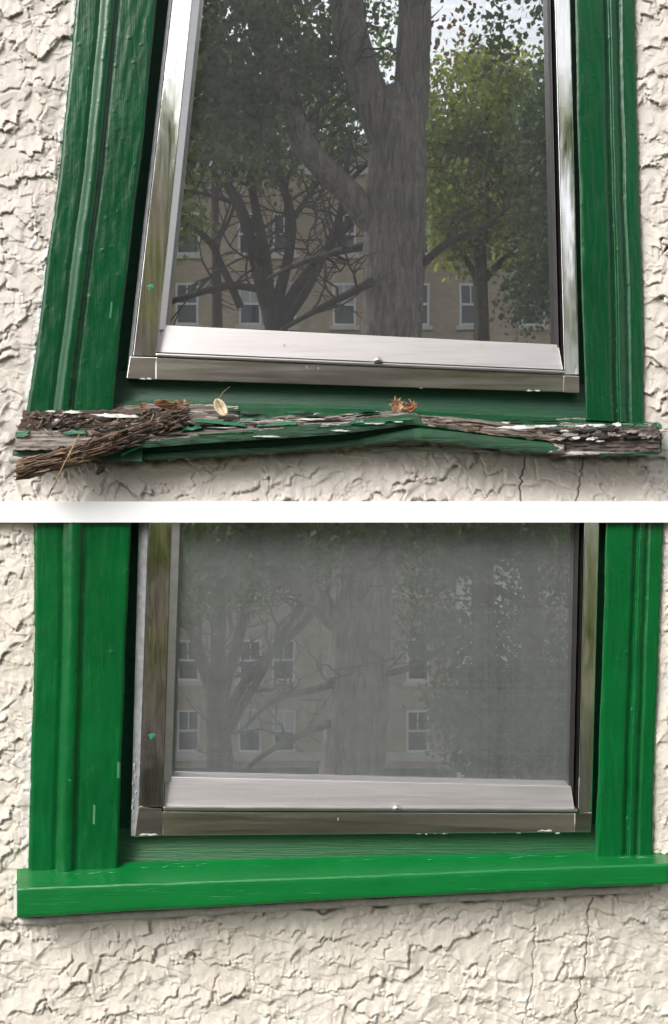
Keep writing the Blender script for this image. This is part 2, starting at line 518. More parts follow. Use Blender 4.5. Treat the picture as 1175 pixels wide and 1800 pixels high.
def limb(name, keys, L, radii, mat, parent, wob=.15, sub=6, jit=.03, seg=10):
    """keys are (px, py[, extra depth]) along the branch"""
    pts = []; rr = []
    n = len(keys)
    for i in range(n - 1):
        for s in range(sub):
            t = s / sub
            k0, k1 = keys[i], keys[i + 1]
            e = lerp(k0[2] if len(k0) > 2 else 0, k1[2] if len(k1) > 2 else 0, t)
            p = E(lerp(k0[0], k1[0], t), lerp(k0[1], k1[1], t), L + e)
            p += Vector((random.uniform(-jit, jit), random.uniform(-jit, jit), 0))
            pts.append(p); rr.append(lerp(radii[i], radii[i + 1], t))
    k = keys[-1]; pts.append(E(k[0], k[1], L + (k[2] if len(k) > 2 else 0))); rr.append(radii[-1])
    # smooth the path
    for _ in range(3):
        q = pts[:]
        for i in range(1, len(pts) - 1): q[i] = (pts[i - 1] + pts[i] * 2 + pts[i + 1]) / 4
        pts = q
    PATHS.setdefault(parent.name, []).append((pts, rr))
    mb = MB(); mb.tube(pts, rr, seg, True, wob)
    return mb.build(name, mat, parent, smooth=True)

# --- the big street tree
LT = 8.2
gz = 900 + ZC * 1800 / (LT + D)
tree = thing('street_tree', 'thick furrowed maple trunk forking in two, mirrored in the middle of both panes', 'tree', E(585, gz, LT))
limb('trunk', [(560, gz + 30), (600, 1500), (622, 1330), (640, 1000), (672, 780), (690, 575), (694, 400), (700, 250), (702, 160)],
     LT, [.52, .34, .30, .29, .285, .29, .29, .27, .2], M_bark, tree, .09, 14, .010, 64)
limb('limb', [(690, 260), (650, 160), (618, 60), (596, -80, .3), (575, -260, .8), (540, -420, 1)], LT, [.2, .17, .165, .15, .12, .08], M_bark, tree, .08, 10, .012, 40)
limb('limb', [(712, 260), (726, 150), (732, 20), (735, -120, -.3), (745, -330, -.6)], LT, [.19, .165, .15, .135, .09], M_bark, tree, .08, 10, .012, 40)
limb('limb', [(680, 420), (615, 335, -.1), (545, 265, -.3), (505, 170, -.5), (470, 80, -.7), (430, -20, -1), (380, -150, -1)], LT, [.13, .12, .11, .095, .085, .07, .03], M_bark, tree, .1, 6, .02, 12)
limb('limb', [(640, 1130), (575, 1075, -.1), (520, 1020, -.3), (455, 960, -.5), (400, 860, -.7), (330, 740, -.6)], LT, [.13, .125, .115, .1, .08, .03], M_bark, tree, .1, 6, .02, 12)
for ks, r0 in (([(690, 420), (600, 440, .2), (540, 455, .5), (470, 490, .8)], .05), ([(700, 470), (640, 500, -.2), (560, 540, -.4), (480, 585, -.5), (400, 640, -.5)], .05),
               ([(600, 330), (640, 290, .3), (690, 240, .5)], .03), ([(720, 480), (790, 420, -.2), (850, 400, -.4), (900, 360, -.5)], .045),
               ([(640, 1180), (570, 1210, -.2), (480, 1230, -.3), (420, 1290, -.3)], .045), ([(620, 1260), (560, 1280, -.2), (470, 1320, -.3), (400, 1380, -.3)], .05),
               ([(650, 1190), (720, 1180, -.3), (780, 1140, -.3)], .035), ([(580, 1080), (640, 1010, -.3), (680, 960, -.3)], .03),
               ([(540, 260), (570, 200, .2), (640, 150, .4)], .03), ([(500, 160), (420, 130, -.2), (340, 150, -.3)], .03)):
    limb('branch', ks, LT, [r0, r0 * .8, r0 * .6, r0 * .3, r0 * .2][:len(ks)], M_bark2, tree, .1, 5, .02, 7)
cr = MB()
for (px, py, dl, rx, ry, rz, n, sd) in ((385, 60, -.6, .85, 1.0, .75, 2300, 1), (390, 190, -.4, .7, .8, .45, 1300, 2), (540, 60, .6, .8, .8, .6, 1200, 3), (440, -210, .6, 1.7, 1.6, .62, 2800, 4),
                                       (1020, -30, -.5, .40, .8, .5, 420, 5), (880, -200, .0, .6, .6, .30, 500, 6), (560, 170, .9, .6, .6, .4, 450, 7), (330, -120, -.5, 1.2, 1.2, .7, 1600, 8),
                                       (480, 940, -.5, .8, .6, .28, 700, 9), (380, 985, -.5, .5, .5, .3, 500, 10), (600, 930, -.9, .5, .3, .2, 220, 12)):
    leaves(cr, E(px, py, LT + dl), (rx, ry, rz), n, .10, 100 + sd)
cr.build('crown', M_leaf_dark, tree, fix=False)  # dark leaf colour stands in for shade under the crown
twigs(tree, 7, .9, 5)
ol = MB(); leaves(ol, E(806, 40, LT - .3), (.13, .2, .11), 40, .09, 55); ol.build('turning_leaves', M_leaf_orange, tree, fix=False)
sp = MB(); leaves(sp, E(868, 65, LT - .2), (.12, .2, .16), 130, .1, 56); sp.build('hanging_spray', M_leaf_dark, tree, fix=False)

# --- small many-stemmed tree on the left (upper pane)
LS = 12.5
gz2 = 900 + ZC * 1800 / (LS + D)
t2 = thing('multi_stem_tree', 'slender many-stemmed tree in front of brick block, left of thick trunk in upper pane', 'tree', E(480, gz2, LS))
limb('trunk', [(640, gz2 + 10), (632, 1500), (612, 1150), (585, 950), (540, 790), (502, 660), (478, 545)], LS, [.24, .21, .18, .17, .16, .155, .15], M_bark2, t2, .1, 6, .02, 12)
for ks, r0 in (([(478, 570), (455, 470), (425, 360), (380, 290), (340, 235), (300, 150)], .115), ([(478, 560), (470, 450), (440, 330, .3), (430, 230, .6)], .09), ([(480, 560), (505, 470), (515, 380), (490, 280)], .085),
               ([(482, 570), (540, 480), (590, 420), (640, 350), (680, 280)], .085), ([(480, 590), (550, 500, -.4), (600, 380, -.6), (615, 260, -.8)], .07), ([(420, 540), (370, 420), (320, 385), (260, 350)], .06),
               ([(380, 290), (340, 285), (300, 260)], .035), ([(425, 360), (370, 340), (310, 330)], .035), ([(515, 380), (560, 320), (590, 250)], .04), ([(440, 330, .3), (400, 240, .5), (370, 160, .6)], .04),
               ([(470, 510), (400, 500), (300, 530)], .06)):
    limb('branch', ks, LS, [r0, r0 * .85, r0 * .7, r0 * .5, r0 * .35, r0 * .2][:len(ks)], M_bark2, t2, .1, 5, .03, 8)
cr = MB()
for (px, py, dl, rx, ry, rz, n, sd) in ((350, 215, .3, 1.0, 1.0, .8, 1500, 1), (480, 180, 1.2, 1.2, .9, .6, 1100, 2), (600, 140, 1.2, .9, .9, .8, 900, 3), (330, 385, -.3, .35, .5, .2, 200, 4), (500, 300, .2, .6, .5, .2, 220, 5),
                                       (590, 230, .5, .55, .5, .35, 350, 6), (430, 280, .3, .5, .5, .15, 150, 8)):
    leaves(cr, E(px, py, LS + dl), (rx, ry, rz), n, .12, 200 + sd)
cr.build('crown', M_leaf_mid, t2, fix=False)
twigs(t2, 9, 1.3, 6)

# --- lower small tree on the left (lower pane)
L3 = 11.2
gz3 = 900 + ZC * 1800 / (L3 + D)
t3 = thing('forked_tree', 'small forked tree with bare lower stems, left side of lower pane', 'tree', E(385, gz3, L3))
limb('trunk', [(380, gz3 + 10), (385, 1500), (388, 1370), (382, 1270)], L3, [.2, .19, .17, .15], M_bark2, t3, .1, 6, .02, 12)
for ks, r0 in (([(382, 1300), (370, 1210), (345, 1130), (315, 1060), (280, 1000)], .11), ([(382, 1290), (400, 1180), (430, 1080), (450, 1000)], .09), ([(385, 1290), (440, 1180), (520, 1110), (570, 1060)], .075),
               ([(388, 1310), (455, 1200, -.3), (490, 1120, -.5), (560, 1020, -.6)], .06), ([(345, 1130), (350, 1050, .2), (370, 990, .3)], .05), ([(330, 1100), (300, 1090), (250, 1060)], .035)):
    limb('branch', ks, L3, [r0, r0 * .85, r0 * .7, r0 * .5, r0 * .35][:len(ks)], M_bark2, t3, .1, 5, .03, 8)
cr = MB()
for (px, py, dl, rx, ry, rz, n, sd) in ((360, 960, .3, .9, .8, .4, 1100, 1), (470, 985, .2, .7, .6, .35, 700, 2), (330, 1060, -.3, .4, .4, .16, 240, 3), (560, 950, .6, .6, .6, .4, 500, 4), (430, 1040, -.3, .3, .4, .14, 150, 5)):
    leaves(cr, E(px, py, L3 + dl), (rx, ry, rz), n, .11, 300 + sd)
cr.build('crown', M_leaf_mid, t3, fix=False)
twigs(t3, 8, 1.0, 7)

# --- leafy trees on the right
def leafy(name, label, L, trunk, clumps, size, mat, seed):
    g = 900 + ZC * 1800 / (L + D)
    t = thing(name, label, 'tree', E(trunk[0], g, L), 'leafy trees across the street')
    limb('trunk', [(trunk[0], g + 8), (trunk[0] + 6, (g + trunk[1]) / 2), (trunk[0] - 4, trunk[1])], L, [.22, .17, .08], M_bark2, t, .1, 6, .03, 10)
    c = MB()
    for i, (px, py, dl, rx, ry, rz, n) in enumerate(clumps):
        leaves(c, E(px, py, L + dl), (rx, ry, rz), n, size, seed + i)
        limb('branch', [(trunk[0], py + 90), (lerp(trunk[0], px, .5), py + 40, dl * .5), (px, py, dl)], L, [.07, .05, .02], M_bark2, t, .1, 4, .03, 6)
    c.build('crown', mat, t, fix=False)
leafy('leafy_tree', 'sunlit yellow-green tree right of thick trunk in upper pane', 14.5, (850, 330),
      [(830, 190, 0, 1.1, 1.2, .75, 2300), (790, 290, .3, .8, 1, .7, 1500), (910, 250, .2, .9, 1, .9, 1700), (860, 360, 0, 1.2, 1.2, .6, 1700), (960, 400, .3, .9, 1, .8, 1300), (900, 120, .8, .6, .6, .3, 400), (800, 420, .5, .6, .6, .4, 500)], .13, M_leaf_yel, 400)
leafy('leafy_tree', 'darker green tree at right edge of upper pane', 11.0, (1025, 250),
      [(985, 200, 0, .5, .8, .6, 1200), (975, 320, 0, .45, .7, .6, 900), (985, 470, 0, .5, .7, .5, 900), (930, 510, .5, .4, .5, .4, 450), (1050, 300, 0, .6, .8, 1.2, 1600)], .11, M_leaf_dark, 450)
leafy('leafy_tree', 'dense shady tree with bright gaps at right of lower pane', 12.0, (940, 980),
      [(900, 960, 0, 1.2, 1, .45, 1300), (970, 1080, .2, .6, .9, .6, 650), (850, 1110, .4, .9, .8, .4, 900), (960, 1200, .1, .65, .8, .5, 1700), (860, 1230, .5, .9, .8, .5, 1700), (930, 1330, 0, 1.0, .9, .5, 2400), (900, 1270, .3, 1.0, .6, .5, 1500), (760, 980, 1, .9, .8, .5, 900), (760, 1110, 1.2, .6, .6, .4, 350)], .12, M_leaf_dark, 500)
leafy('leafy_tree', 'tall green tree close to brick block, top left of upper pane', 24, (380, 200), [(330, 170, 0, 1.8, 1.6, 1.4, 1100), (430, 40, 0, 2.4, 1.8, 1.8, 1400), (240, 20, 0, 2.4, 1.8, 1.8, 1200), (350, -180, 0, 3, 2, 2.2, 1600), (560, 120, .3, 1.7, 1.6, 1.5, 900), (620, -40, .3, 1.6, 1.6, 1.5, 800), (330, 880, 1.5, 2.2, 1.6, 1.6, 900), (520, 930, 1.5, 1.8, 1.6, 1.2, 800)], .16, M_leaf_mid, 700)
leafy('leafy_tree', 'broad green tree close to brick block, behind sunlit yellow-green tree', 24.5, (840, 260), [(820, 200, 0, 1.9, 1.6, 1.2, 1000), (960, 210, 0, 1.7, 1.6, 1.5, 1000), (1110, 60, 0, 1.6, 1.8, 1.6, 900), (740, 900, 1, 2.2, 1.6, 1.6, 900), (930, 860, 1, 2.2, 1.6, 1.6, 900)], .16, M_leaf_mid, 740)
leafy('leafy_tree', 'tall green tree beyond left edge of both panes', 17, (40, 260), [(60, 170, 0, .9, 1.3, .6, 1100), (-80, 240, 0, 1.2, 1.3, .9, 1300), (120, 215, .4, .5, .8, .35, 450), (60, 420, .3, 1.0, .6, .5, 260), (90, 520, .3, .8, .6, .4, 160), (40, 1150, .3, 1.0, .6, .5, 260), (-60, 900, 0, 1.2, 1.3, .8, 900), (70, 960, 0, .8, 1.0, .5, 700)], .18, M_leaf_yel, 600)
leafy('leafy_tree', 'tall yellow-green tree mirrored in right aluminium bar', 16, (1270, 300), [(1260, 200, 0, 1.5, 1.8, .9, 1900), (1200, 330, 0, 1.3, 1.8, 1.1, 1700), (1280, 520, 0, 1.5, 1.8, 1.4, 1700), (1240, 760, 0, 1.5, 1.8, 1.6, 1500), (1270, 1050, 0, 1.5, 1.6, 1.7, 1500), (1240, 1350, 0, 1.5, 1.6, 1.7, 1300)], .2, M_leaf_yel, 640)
# ------------------------------------------------------------------ stucco wall
# outer edges of the casings, in photo pixels
A_out_l = curve([(-460, 176), (0, 134), (300, 106), (450, 84), (600, 66), (720, 48)])
A_out_r = curve([(-460, 1106), (0, 1116), (300, 1123), (520, 1131), (750, 1133)])
B_out_l = curve([(880, 60), (919, 60), (1100, 61), (1200, 60), (1350, 54), (1560, 49)])
B_out_r = curve([(880, 1168), (919, 1167), (1100, 1160), (1250, 1154), (1400, 1149), (1560, 1147)])

G = 1.5
X0, X1, Y0, Y1 = -90.0, 1265.0, -90.0, 1890.0
nx = int((X1 - X0) / G) + 1; ny = int((Y1 - Y0) / G) + 1
gx = X0 + np.arange(nx) * G; gy = Y0 + np.arange(ny) * G
H = np.zeros((ny, nx), dtype=np.float32)

def smooth_noise(cell, amp):
    cy = int((Y1 - Y0) / cell) + 3; cx = int((X1 - X0) / cell) + 3
    g = rng.normal(0, 1, (cy, cx))
    yy = (gy - Y0) / cell; xx = (gx - X0) / cell
    iy = yy.astype(int); ix = xx.astype(int)
    fy = (yy - iy)[:, None]; fx = (xx - ix)[None, :]
    fy = fy * fy * (3 - 2 * fy); fx = fx * fx * (3 - 2 * fx)
    a = g[iy][:, ix]; b = g[iy][:, ix + 1]; c = g[iy + 1][:, ix]; d = g[iy + 1][:, ix + 1]
    return amp * ((a * (1 - fx) + b * fx) * (1 - fy) + (c * (1 - fx) + d * fx) * fy)

def needed(x, y):
    if 881 + 12 < y < 905: return False
    if y < 890:
        return x < A_out_l(min(y, 720)) + 20 or x > A_out_r(min(y, 740)) - 20 or y > 755
    return x < B_out_l(y) + 20 or x > B_out_r(y) - 20 or y > 1520

JAG = [rng.normal(0, 1, 64) for _ in range(40)]
def stamp(cx, cy, th, l, w, h, per, jag, arch):
    rad = max(l, w) * .75 + 6
    i0 = max(0, int((cy - rad - Y0) / G)); i1 = min(ny, int((cy + rad - Y0) / G) + 1)
    j0 = max(0, int((cx - rad - X0) / G)); j1 = min(nx, int((cx + rad - X0) / G) + 1)
    if i1 - i0 < 3 or j1 - j0 < 3: return
    yy = gy[i0:i1][:, None] - cy; xx = gx[j0:j1][None, :] - cx
    u = xx * math.sin(th) + yy * math.cos(th)
    v = xx * math.cos(th) - yy * math.sin(th)
    wob = np.interp(v, np.linspace(-rad, rad, 64), JAG[int(rng.integers(40))])
    vn = v / w * 2
    ue = l * .5 - arch * l * np.abs(np.cos(math.pi * v / per + rng.uniform(0, 3))) ** 1.3 - .25 * l * vn ** 2 + wob * jag
    t = (u + l * .5) / np.maximum(ue + l * .5, 1.0)
    side = np.clip(1.15 - np.abs(vn), 0, 1)
    side = np.minimum(1, side * 2.2)
    ins = (t > 0) & (t <= 1) & (np.abs(vn) < 1.15)
    sub = H[i0:i1, j0:j1]
    base = float(sub[ins].mean()) * .55 if ins.any() else 0
    ram = base + h * np.clip(t, 0, 1) ** 1.4 * side
    gw = 3.0 + l * .05
    hollow = np.clip(1 - (u - ue) / gw, 0, 1) * (u > ue) * side * (np.abs(vn) < 1.0) * h * .62
    H[i0:i1, j0:j1] = np.where(ins, np.maximum(sub * (1 - .25 * side), ram), sub - hollow)

# broad trowel lumps, then dragged flakes with sharp lower lips
H += smooth_noise(70, 1.0) + smooth_noise(26, .6)
cnt = 0
def scatter(n, lrange, hrange, jag, spread, region=None):
    made = 0; tries = 0
    while made < n and tries < n * 40:
        tries += 1
        x = rng.uniform(X0, X1); y = rng.uniform(Y0, Y1)
        if not needed(x, y): continue
        l = rng.uniform(*lrange)
        left = x < 200 and y < 1540
        th = rng.normal(.15 if not left else -.1, spread)
        if y > 1620 or (y > 780 and y < 890): th = rng.normal(0.05 if x < 700 else -.25, spread * .8)
        stamp(x, y, th, l, l * rng.uniform(.7, 1.5), rng.uniform(*hrange), l * rng.uniform(.35, .8), jag * rng.uniform(.4, 1.3), rng.uniform(.1, .32))
        made += 1
scatter(1000, (46, 100), (3.2, 6.6), 1.6, .55)
scatter(800, (28, 60), (2.4, 5.2), 1.5, .65)
scatter(800, (10, 28), (1.0, 2.6), .9, .9)
H += smooth_noise(9, .22) + smooth_noise(3.2, .08)
H = H - H.mean()
# soften by one pass so lips keep a radius
Hs = H.copy()
Hs[1:-1, 1:-1] = (H[1:-1, 1:-1] * 4 + H[:-2, 1:-1] + H[2:, 1:-1] + H[1:-1, :-2] + H[1:-1, 2:]) / 8
H = Hs
STAIN = np.zeros_like(H); WHITE = np.zeros_like(H)
xx2, yy2 = np.meshgrid(gx, gy)
jn = smooth_noise(14, 1.0); jn2 = smooth_noise(5, 1.0); jn3 = smooth_noise(40, 1.0)

# distance to the wooden casings (positive = out on the stucco)
up = yy2 < 893
al = np.interp(gy, [-460, 0, 300, 450, 600, 720], [176, 134, 106, 84, 66, 48])
ar = np.interp(gy, [-460, 0, 300, 520, 750], [1106, 1116, 1123, 1131, 1133])
bl = np.interp(gy, [880, 919, 1100, 1200, 1350, 1560], [60, 60, 61, 60, 54, 49])
br = np.interp(gy, [880, 919, 1100, 1250, 1400, 1560], [1168, 1167, 1160, 1154, 1149, 1147])
low = gy > 893
lft = np.where(low, bl, al)[:, None]; rgt = np.where(low, br, ar)[:, None]
dist = np.maximum(lft - xx2, xx2 - rgt) + np.clip(jn * 1.6, -3, 3) + jn2 * .9
inrow_up = (yy2 < 735); inrow_lo = (yy2 > 893) & (yy2 < 1535)
band = inrow_up | inrow_lo
# smoothed filler next to the casing on the left
fill = np.clip(1 - (dist - 5) / (16 + 10 * jn3), 0, 1) * band * (dist > -30)
fill = fill * np.clip(.55 + jn3 * .5, .1, 1)
H = H * (1 - .75 * fill)
capw = np.clip(1 - np.abs(dist - 3) / 6, 0, 1) * band * (xx2 < 587) * (((yy2 > 430) & (yy2 < 700)) | ((yy2 > 1270) & (yy2 < 1520)) | (yy2 < 260))
WHITE = np.clip(capw * 1.3, 0, 1)
ROLL = np.clip((dist + 4.5) / 9.0, 0, 1)
ROLL = np.where(band, ROLL, 1.0)
crk = np.clip(1 - np.abs(dist - .2) / 1.6, 0, 1) * band * np.clip(.1 + .7 * jn3 + (xx2 > 587) * .45, 0, 1)
STAIN = np.maximum(STAIN, crk * 1.2)

# hairline cracks below both sills
def crack(path, w, depth, st):
    global H, STAIN
    ys = [p[1] for p in path]; xs = [p[0] for p in path]
    rows = (gy >= ys[0]) & (gy <= ys[-1])
    cxs = np.interp(gy, ys, xs) + np.interp(gy, np.arange(ys[0] - 10, ys[-1] + 20, 6.0), rng.normal(0, 2.0, len(np.arange(ys[0] - 10, ys[-1] + 20, 6.0))))
    wv = np.interp(gy, np.arange(ys[0] - 10, ys[-1] + 40, 17.0), rng.uniform(.35, 1.25, len(np.arange(ys[0] - 10, ys[-1] + 40, 17.0))))
    d = np.abs(xx2 - cxs[:, None])
    k = np.clip(1 - d / (w * wv[:, None]), 0, 1) * rows[:, None] * np.clip(wv[:, None] * 1.5, 0, 1)
    H = H - k * depth
    STAIN = np.maximum(STAIN, np.clip(k * st, 0, 1.6))
crack([(948, 1578), (942, 1620), (936, 1700), (936, 1730), (922, 1800), (912, 1888)], 1.2, 3, .7)
crack([(1040, 1577), (1034, 1610), (1030, 1690), (1018, 1740), (1013, 1800), (1006, 1888)], 1.5, 4, 1.1)
crack([(924, 802), (916, 850), (913, 893)], 1.5, 4, 1.3)
crack([(1025, 802), (1020, 850), (1014, 893)], 1.5, 4, 1.1)
# grime under the sills and in the lower right corner
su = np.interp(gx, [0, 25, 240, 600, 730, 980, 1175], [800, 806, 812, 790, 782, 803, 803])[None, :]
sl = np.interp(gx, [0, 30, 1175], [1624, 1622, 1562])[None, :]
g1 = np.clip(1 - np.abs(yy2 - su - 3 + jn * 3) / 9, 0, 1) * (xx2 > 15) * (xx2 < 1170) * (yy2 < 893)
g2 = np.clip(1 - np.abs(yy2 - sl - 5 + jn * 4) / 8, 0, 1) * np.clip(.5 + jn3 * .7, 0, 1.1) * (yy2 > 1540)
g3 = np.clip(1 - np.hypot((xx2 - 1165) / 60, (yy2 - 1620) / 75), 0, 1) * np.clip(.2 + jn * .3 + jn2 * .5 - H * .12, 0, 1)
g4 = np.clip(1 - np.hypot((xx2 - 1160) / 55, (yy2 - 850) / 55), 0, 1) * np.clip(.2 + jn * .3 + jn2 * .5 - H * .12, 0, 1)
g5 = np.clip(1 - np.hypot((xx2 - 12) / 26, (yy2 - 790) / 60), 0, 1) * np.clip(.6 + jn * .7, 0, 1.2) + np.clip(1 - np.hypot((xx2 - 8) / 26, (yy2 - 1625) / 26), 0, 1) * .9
pits = np.clip((-(H) - 2.3) / 2.0, 0, .35) + (jn2 > 2.75) * .5 * (H < 0)  # darker tone in the deepest hollows and at scattered spots
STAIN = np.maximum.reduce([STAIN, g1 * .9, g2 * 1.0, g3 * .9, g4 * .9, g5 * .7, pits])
# a gap of shadow between the sills' undersides and the render
H = H - np.clip(1 - np.abs(yy2 - sl - 4 + jn * 2) / 5, 0, 1) * 3.0 * np.clip(.4 + jn3, 0, 1) * (yy2 > 1540)

PXH = .00140                                   # one height unit in metres
DW = (.0065 + np.clip(H, -6, 7) * PXH) * ROLL + (.0075 + jn2 * .0006) * (1 - ROLL)
kk = (D - DW) / D / PXM
VX = (xx2 - 587.5) * kk; VZ = ZC + (900 - yy2) * kk; VY = -DW
need = np.zeros((ny, nx), bool)
lf = lft + 12; rf = rgt - 12
need |= (xx2 < lf) | (xx2 > rf)
need |= (yy2 > 758) & (yy2 < 897)
need |= (yy2 > 1525)

house = thing('stucco_house', 'house wall of thick cream trowelled stucco around the two green windows', 'house', (0, 0, 0))
def stucco_part(name, rows, mat):
    cell = need[:-1, :-1] & need[1:, :-1] & need[:-1, 1:] & need[1:, 1:]
    cell = cell & rows[:-1, None] & rows[1:, None]
    idx = -np.ones(ny * nx, dtype=np.int64)
    ii, jj = np.nonzero(cell)
    a = ii * nx + jj
    quads = np.stack([a, a + nx, a + nx + 1, a + 1], 1)
    used = np.unique(quads)
    idx[used] = np.arange(len(used))
    q = idx[quads].astype(np.int32)
    co = np.stack([VX.ravel()[used], VY.ravel()[used], VZ.ravel()[used]], 1).astype(np.float32)
    me = bpy.data.meshes.new(name)
    me.vertices.add(len(used)); me.vertices.foreach_set('co', co.ravel())
    me.loops.add(q.size); me.loops.foreach_set('vertex_index', q.ravel())
    me.polygons.add(len(q)); me.polygons.foreach_set('loop_start', np.arange(0, q.size, 4, dtype=np.int32))
    me.update(calc_edges=True)
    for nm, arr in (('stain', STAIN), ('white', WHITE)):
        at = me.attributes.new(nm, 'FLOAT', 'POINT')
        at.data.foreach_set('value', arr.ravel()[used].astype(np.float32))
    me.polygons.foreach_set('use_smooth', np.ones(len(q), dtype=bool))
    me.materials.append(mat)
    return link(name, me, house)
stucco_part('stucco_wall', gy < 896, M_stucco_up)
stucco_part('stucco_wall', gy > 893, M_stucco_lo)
# the rest of the wall out of frame, and the closed body of the house
xa, xb = P(X0, 0, .0085).x, P(X1, 0, .0085).x
za, zb = P(0, Y1, .0085).z, P(0, Y0, .0085).z
ZT = ZC + 2.6
for bx in (((-6, -.0085, 0), (xa, .25, ZT)), ((xb, -.0085, 0), (6, .25, ZT)), ((xa, -.0085, 0), (xb, .25, za)), ((xa, -.0085, ZC + 1.25), (xb, .25, ZT))):
    m = MB(); m.box(*bx); m.build('plain_wall', M_stucco_lo, house)
for bx in (((xa, -.0085, zb), (P(176, 0).x, .2, ZC + 1.25)), ((P(1100, 0).x, -.0085, zb), (xb, .2, ZC + 1.25))):
    m = MB(); m.box(*bx); m.build('plain_wall', M_stucco_lo, house)
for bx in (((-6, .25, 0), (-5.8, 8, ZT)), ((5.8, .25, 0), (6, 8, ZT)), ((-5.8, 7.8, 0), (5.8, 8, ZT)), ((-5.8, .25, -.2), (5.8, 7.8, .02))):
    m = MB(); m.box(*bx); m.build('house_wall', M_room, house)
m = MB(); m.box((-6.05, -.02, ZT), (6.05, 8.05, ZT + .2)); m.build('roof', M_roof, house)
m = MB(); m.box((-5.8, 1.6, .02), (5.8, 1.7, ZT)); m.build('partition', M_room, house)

# ------------------------------------------------------------------ white divider between two separate views, added as a strip
wb = MB()
for i in range(1): wb.add(
    [P(-700, 881.5, .026), P(1900, 881.5, .026), P(1900, 918.5, .026), P(-700, 918.5, .026)] +
    [Vector((p.x, .012, p.z)) for p in (P(-700, 881.5, .026), P(1900, 881.5, .026), P(1900, 918.5, .026), P(-700, 918.5, .026))],
    [(0,1,2,3),(7,6,5,4),(0,4,5,1),(1,5,6,2),(2,6,7,3),(3,7,4,0)])
tag(wb.build('trim_band', M_white, None, bevel=.0004), 'smooth plain white divider strip running straight across between the two windows', 'divider')

# ------------------------------------------------------------------ windows
PROF = [(0.0, .000), (0.0, .013), (.03, .0155), (.26, .0160), (.29, .0135), (.315, .0135), (.345, .0195), (.385, .0235), (.43, .0240), (.475, .0225), (.51, .0175), (.535, .0165), (.56, .0175), (.75, .0180), (.97, .0178), (1.0, .0160), (1.0, -.034)]
PROF_R = [(0.0, .000), (0.0, .012), (.03, .0150), (.22, .0155), (.25, .0115), (.30, .0110), (.33, .0165), (.40, .0180), (.44, .0120), (.50, .0115), (.53, .0175), (.56, .0185), (.93, .0180), (.99, .0165), (1.0, .0150), (1.0, -.034)]

def casing(parent, outer, inner, y0, y1, prof, mat, seed, scuffs, bottom):
    """one moulded board: outer/inner are x(y) curves; bottom(u) drops the foot"""
    us = []
    for i in range(len(prof) - 1):
        (u0, d0), (u1, d1) = prof[i], prof[i + 1]
        k = max(1, int(abs(u1 - u0) * 60))
        for s in range(k): us.append((lerp(u0, u1, s / k), lerp(d0, d1, s / k)))
    us.append(prof[-1])
    n = int((y1 - y0) / 2.6)
    rows = []; sc = []
    for i in range(n + 1):
        t = i / n
        row = []
        for (u, d) in us:
            yend = bottom(u)
            y = lerp(y0, yend, t)
            o, q = outer(y), inner(y)
            x = lerp(o, q, u)
            wob = mn.noise(Vector((u * 3 + seed, y * .012, 1.3))) * 1.3 + mn.noise(Vector((seed, y * .06, u * 9))) * .45
            edge = 0
            if u < .02: edge = mn.noise(Vector((seed + 4, y * .07, 0))) * 1.6 + mn.noise(Vector((seed + 4, y * .3, 0))) * .8
            dd = d
            if d > .005:
                dd += mn.noise(Vector((u * 14 + seed, y * .02, 7.7))) * .0006 + mn.noise(Vector((u * 30, y * .11, seed))) * .00015
                b = mn.noise(Vector((u * 22 + seed * 3, y * .16, 2.2)))
                if b > .58: dd += (b - .58) * .006
            row.append(P(x + wob + edge, y, dd))
            s = 0
            for (su, sy, sw, sh) in scuffs:
                e = abs(u - su + (y - sy) * .0004) / sw; f = abs(y - sy) / sh
                if e < 1 and f < 1:
                    g = mn.noise(Vector((u * 420 + seed, y * .012, 3.1)))
                    s = max(s, .6 if g > .44 + f * .3 else 0)
            if .30 < u < .52 and s == 0 and mn.noise(Vector((u * 90, y * .12, seed + 9))) > .70: s = .35
            sc.append(s)
        rows.append(row)
    m = MB(); m.grid(rows)
    return m.build('casing_board', mat, parent, smooth=True, attrs={'scuff': sc}, fix=False)

def lines(*pts):
    return curve([(y, x) for x, y in pts])

def screen(parent, gl, gr, top, bot_l, bot_r, d, pitch, wire, mat):
    """woven insect screen: every wire a thin strip"""
    m = MB()
    k = (D - d) / D / PXM
    pp = pitch * PXM; ww = wire * PXM / 2
    ymax = max(bot_l, bot_r) + 6
    y = top; rj = random.Random(int(pitch * 1e6) + len(mat.name))
    while y < ymax:
        a, b = gl(y) - 4, gr(y) + 4
        m.add([P(a, y - ww, d), P(b, y - ww + .1, d), P(b, y + ww + .1, d), P(a, y + ww, d)], [(0, 3, 2, 1)])
        y += pp * rj.uniform(.93, 1.07)
    x = min(gl(top), gl(ymax)) - 4
    xe = max(gr(top), gr(ymax)) + 4
    d2 = d + .00025
    while x < xe:
        m.add([P(x - ww, top, d2), P(x + ww, top, d2), P(x + ww, ymax, d2), P(x - ww, ymax, d2)], [(0, 3, 2, 1)])
        x += pp * rj.uniform(.93, 1.07)
    o = m.build('insect_screen', mat, parent, fix=False)
    tag(o, kind='stuff')
    return o

def frame_bar(parent, name, a, b, ya, yb, d_a, d_b, db, mat, bev=.0008):
    """upright bar between curves a(y), b(y)"""
    return slab(name, [(a(ya), ya, d_a), (b(ya), ya, d_b), (b(yb), yb, d_b), (a(yb), yb, d_a)], db, mat, parent, bev)

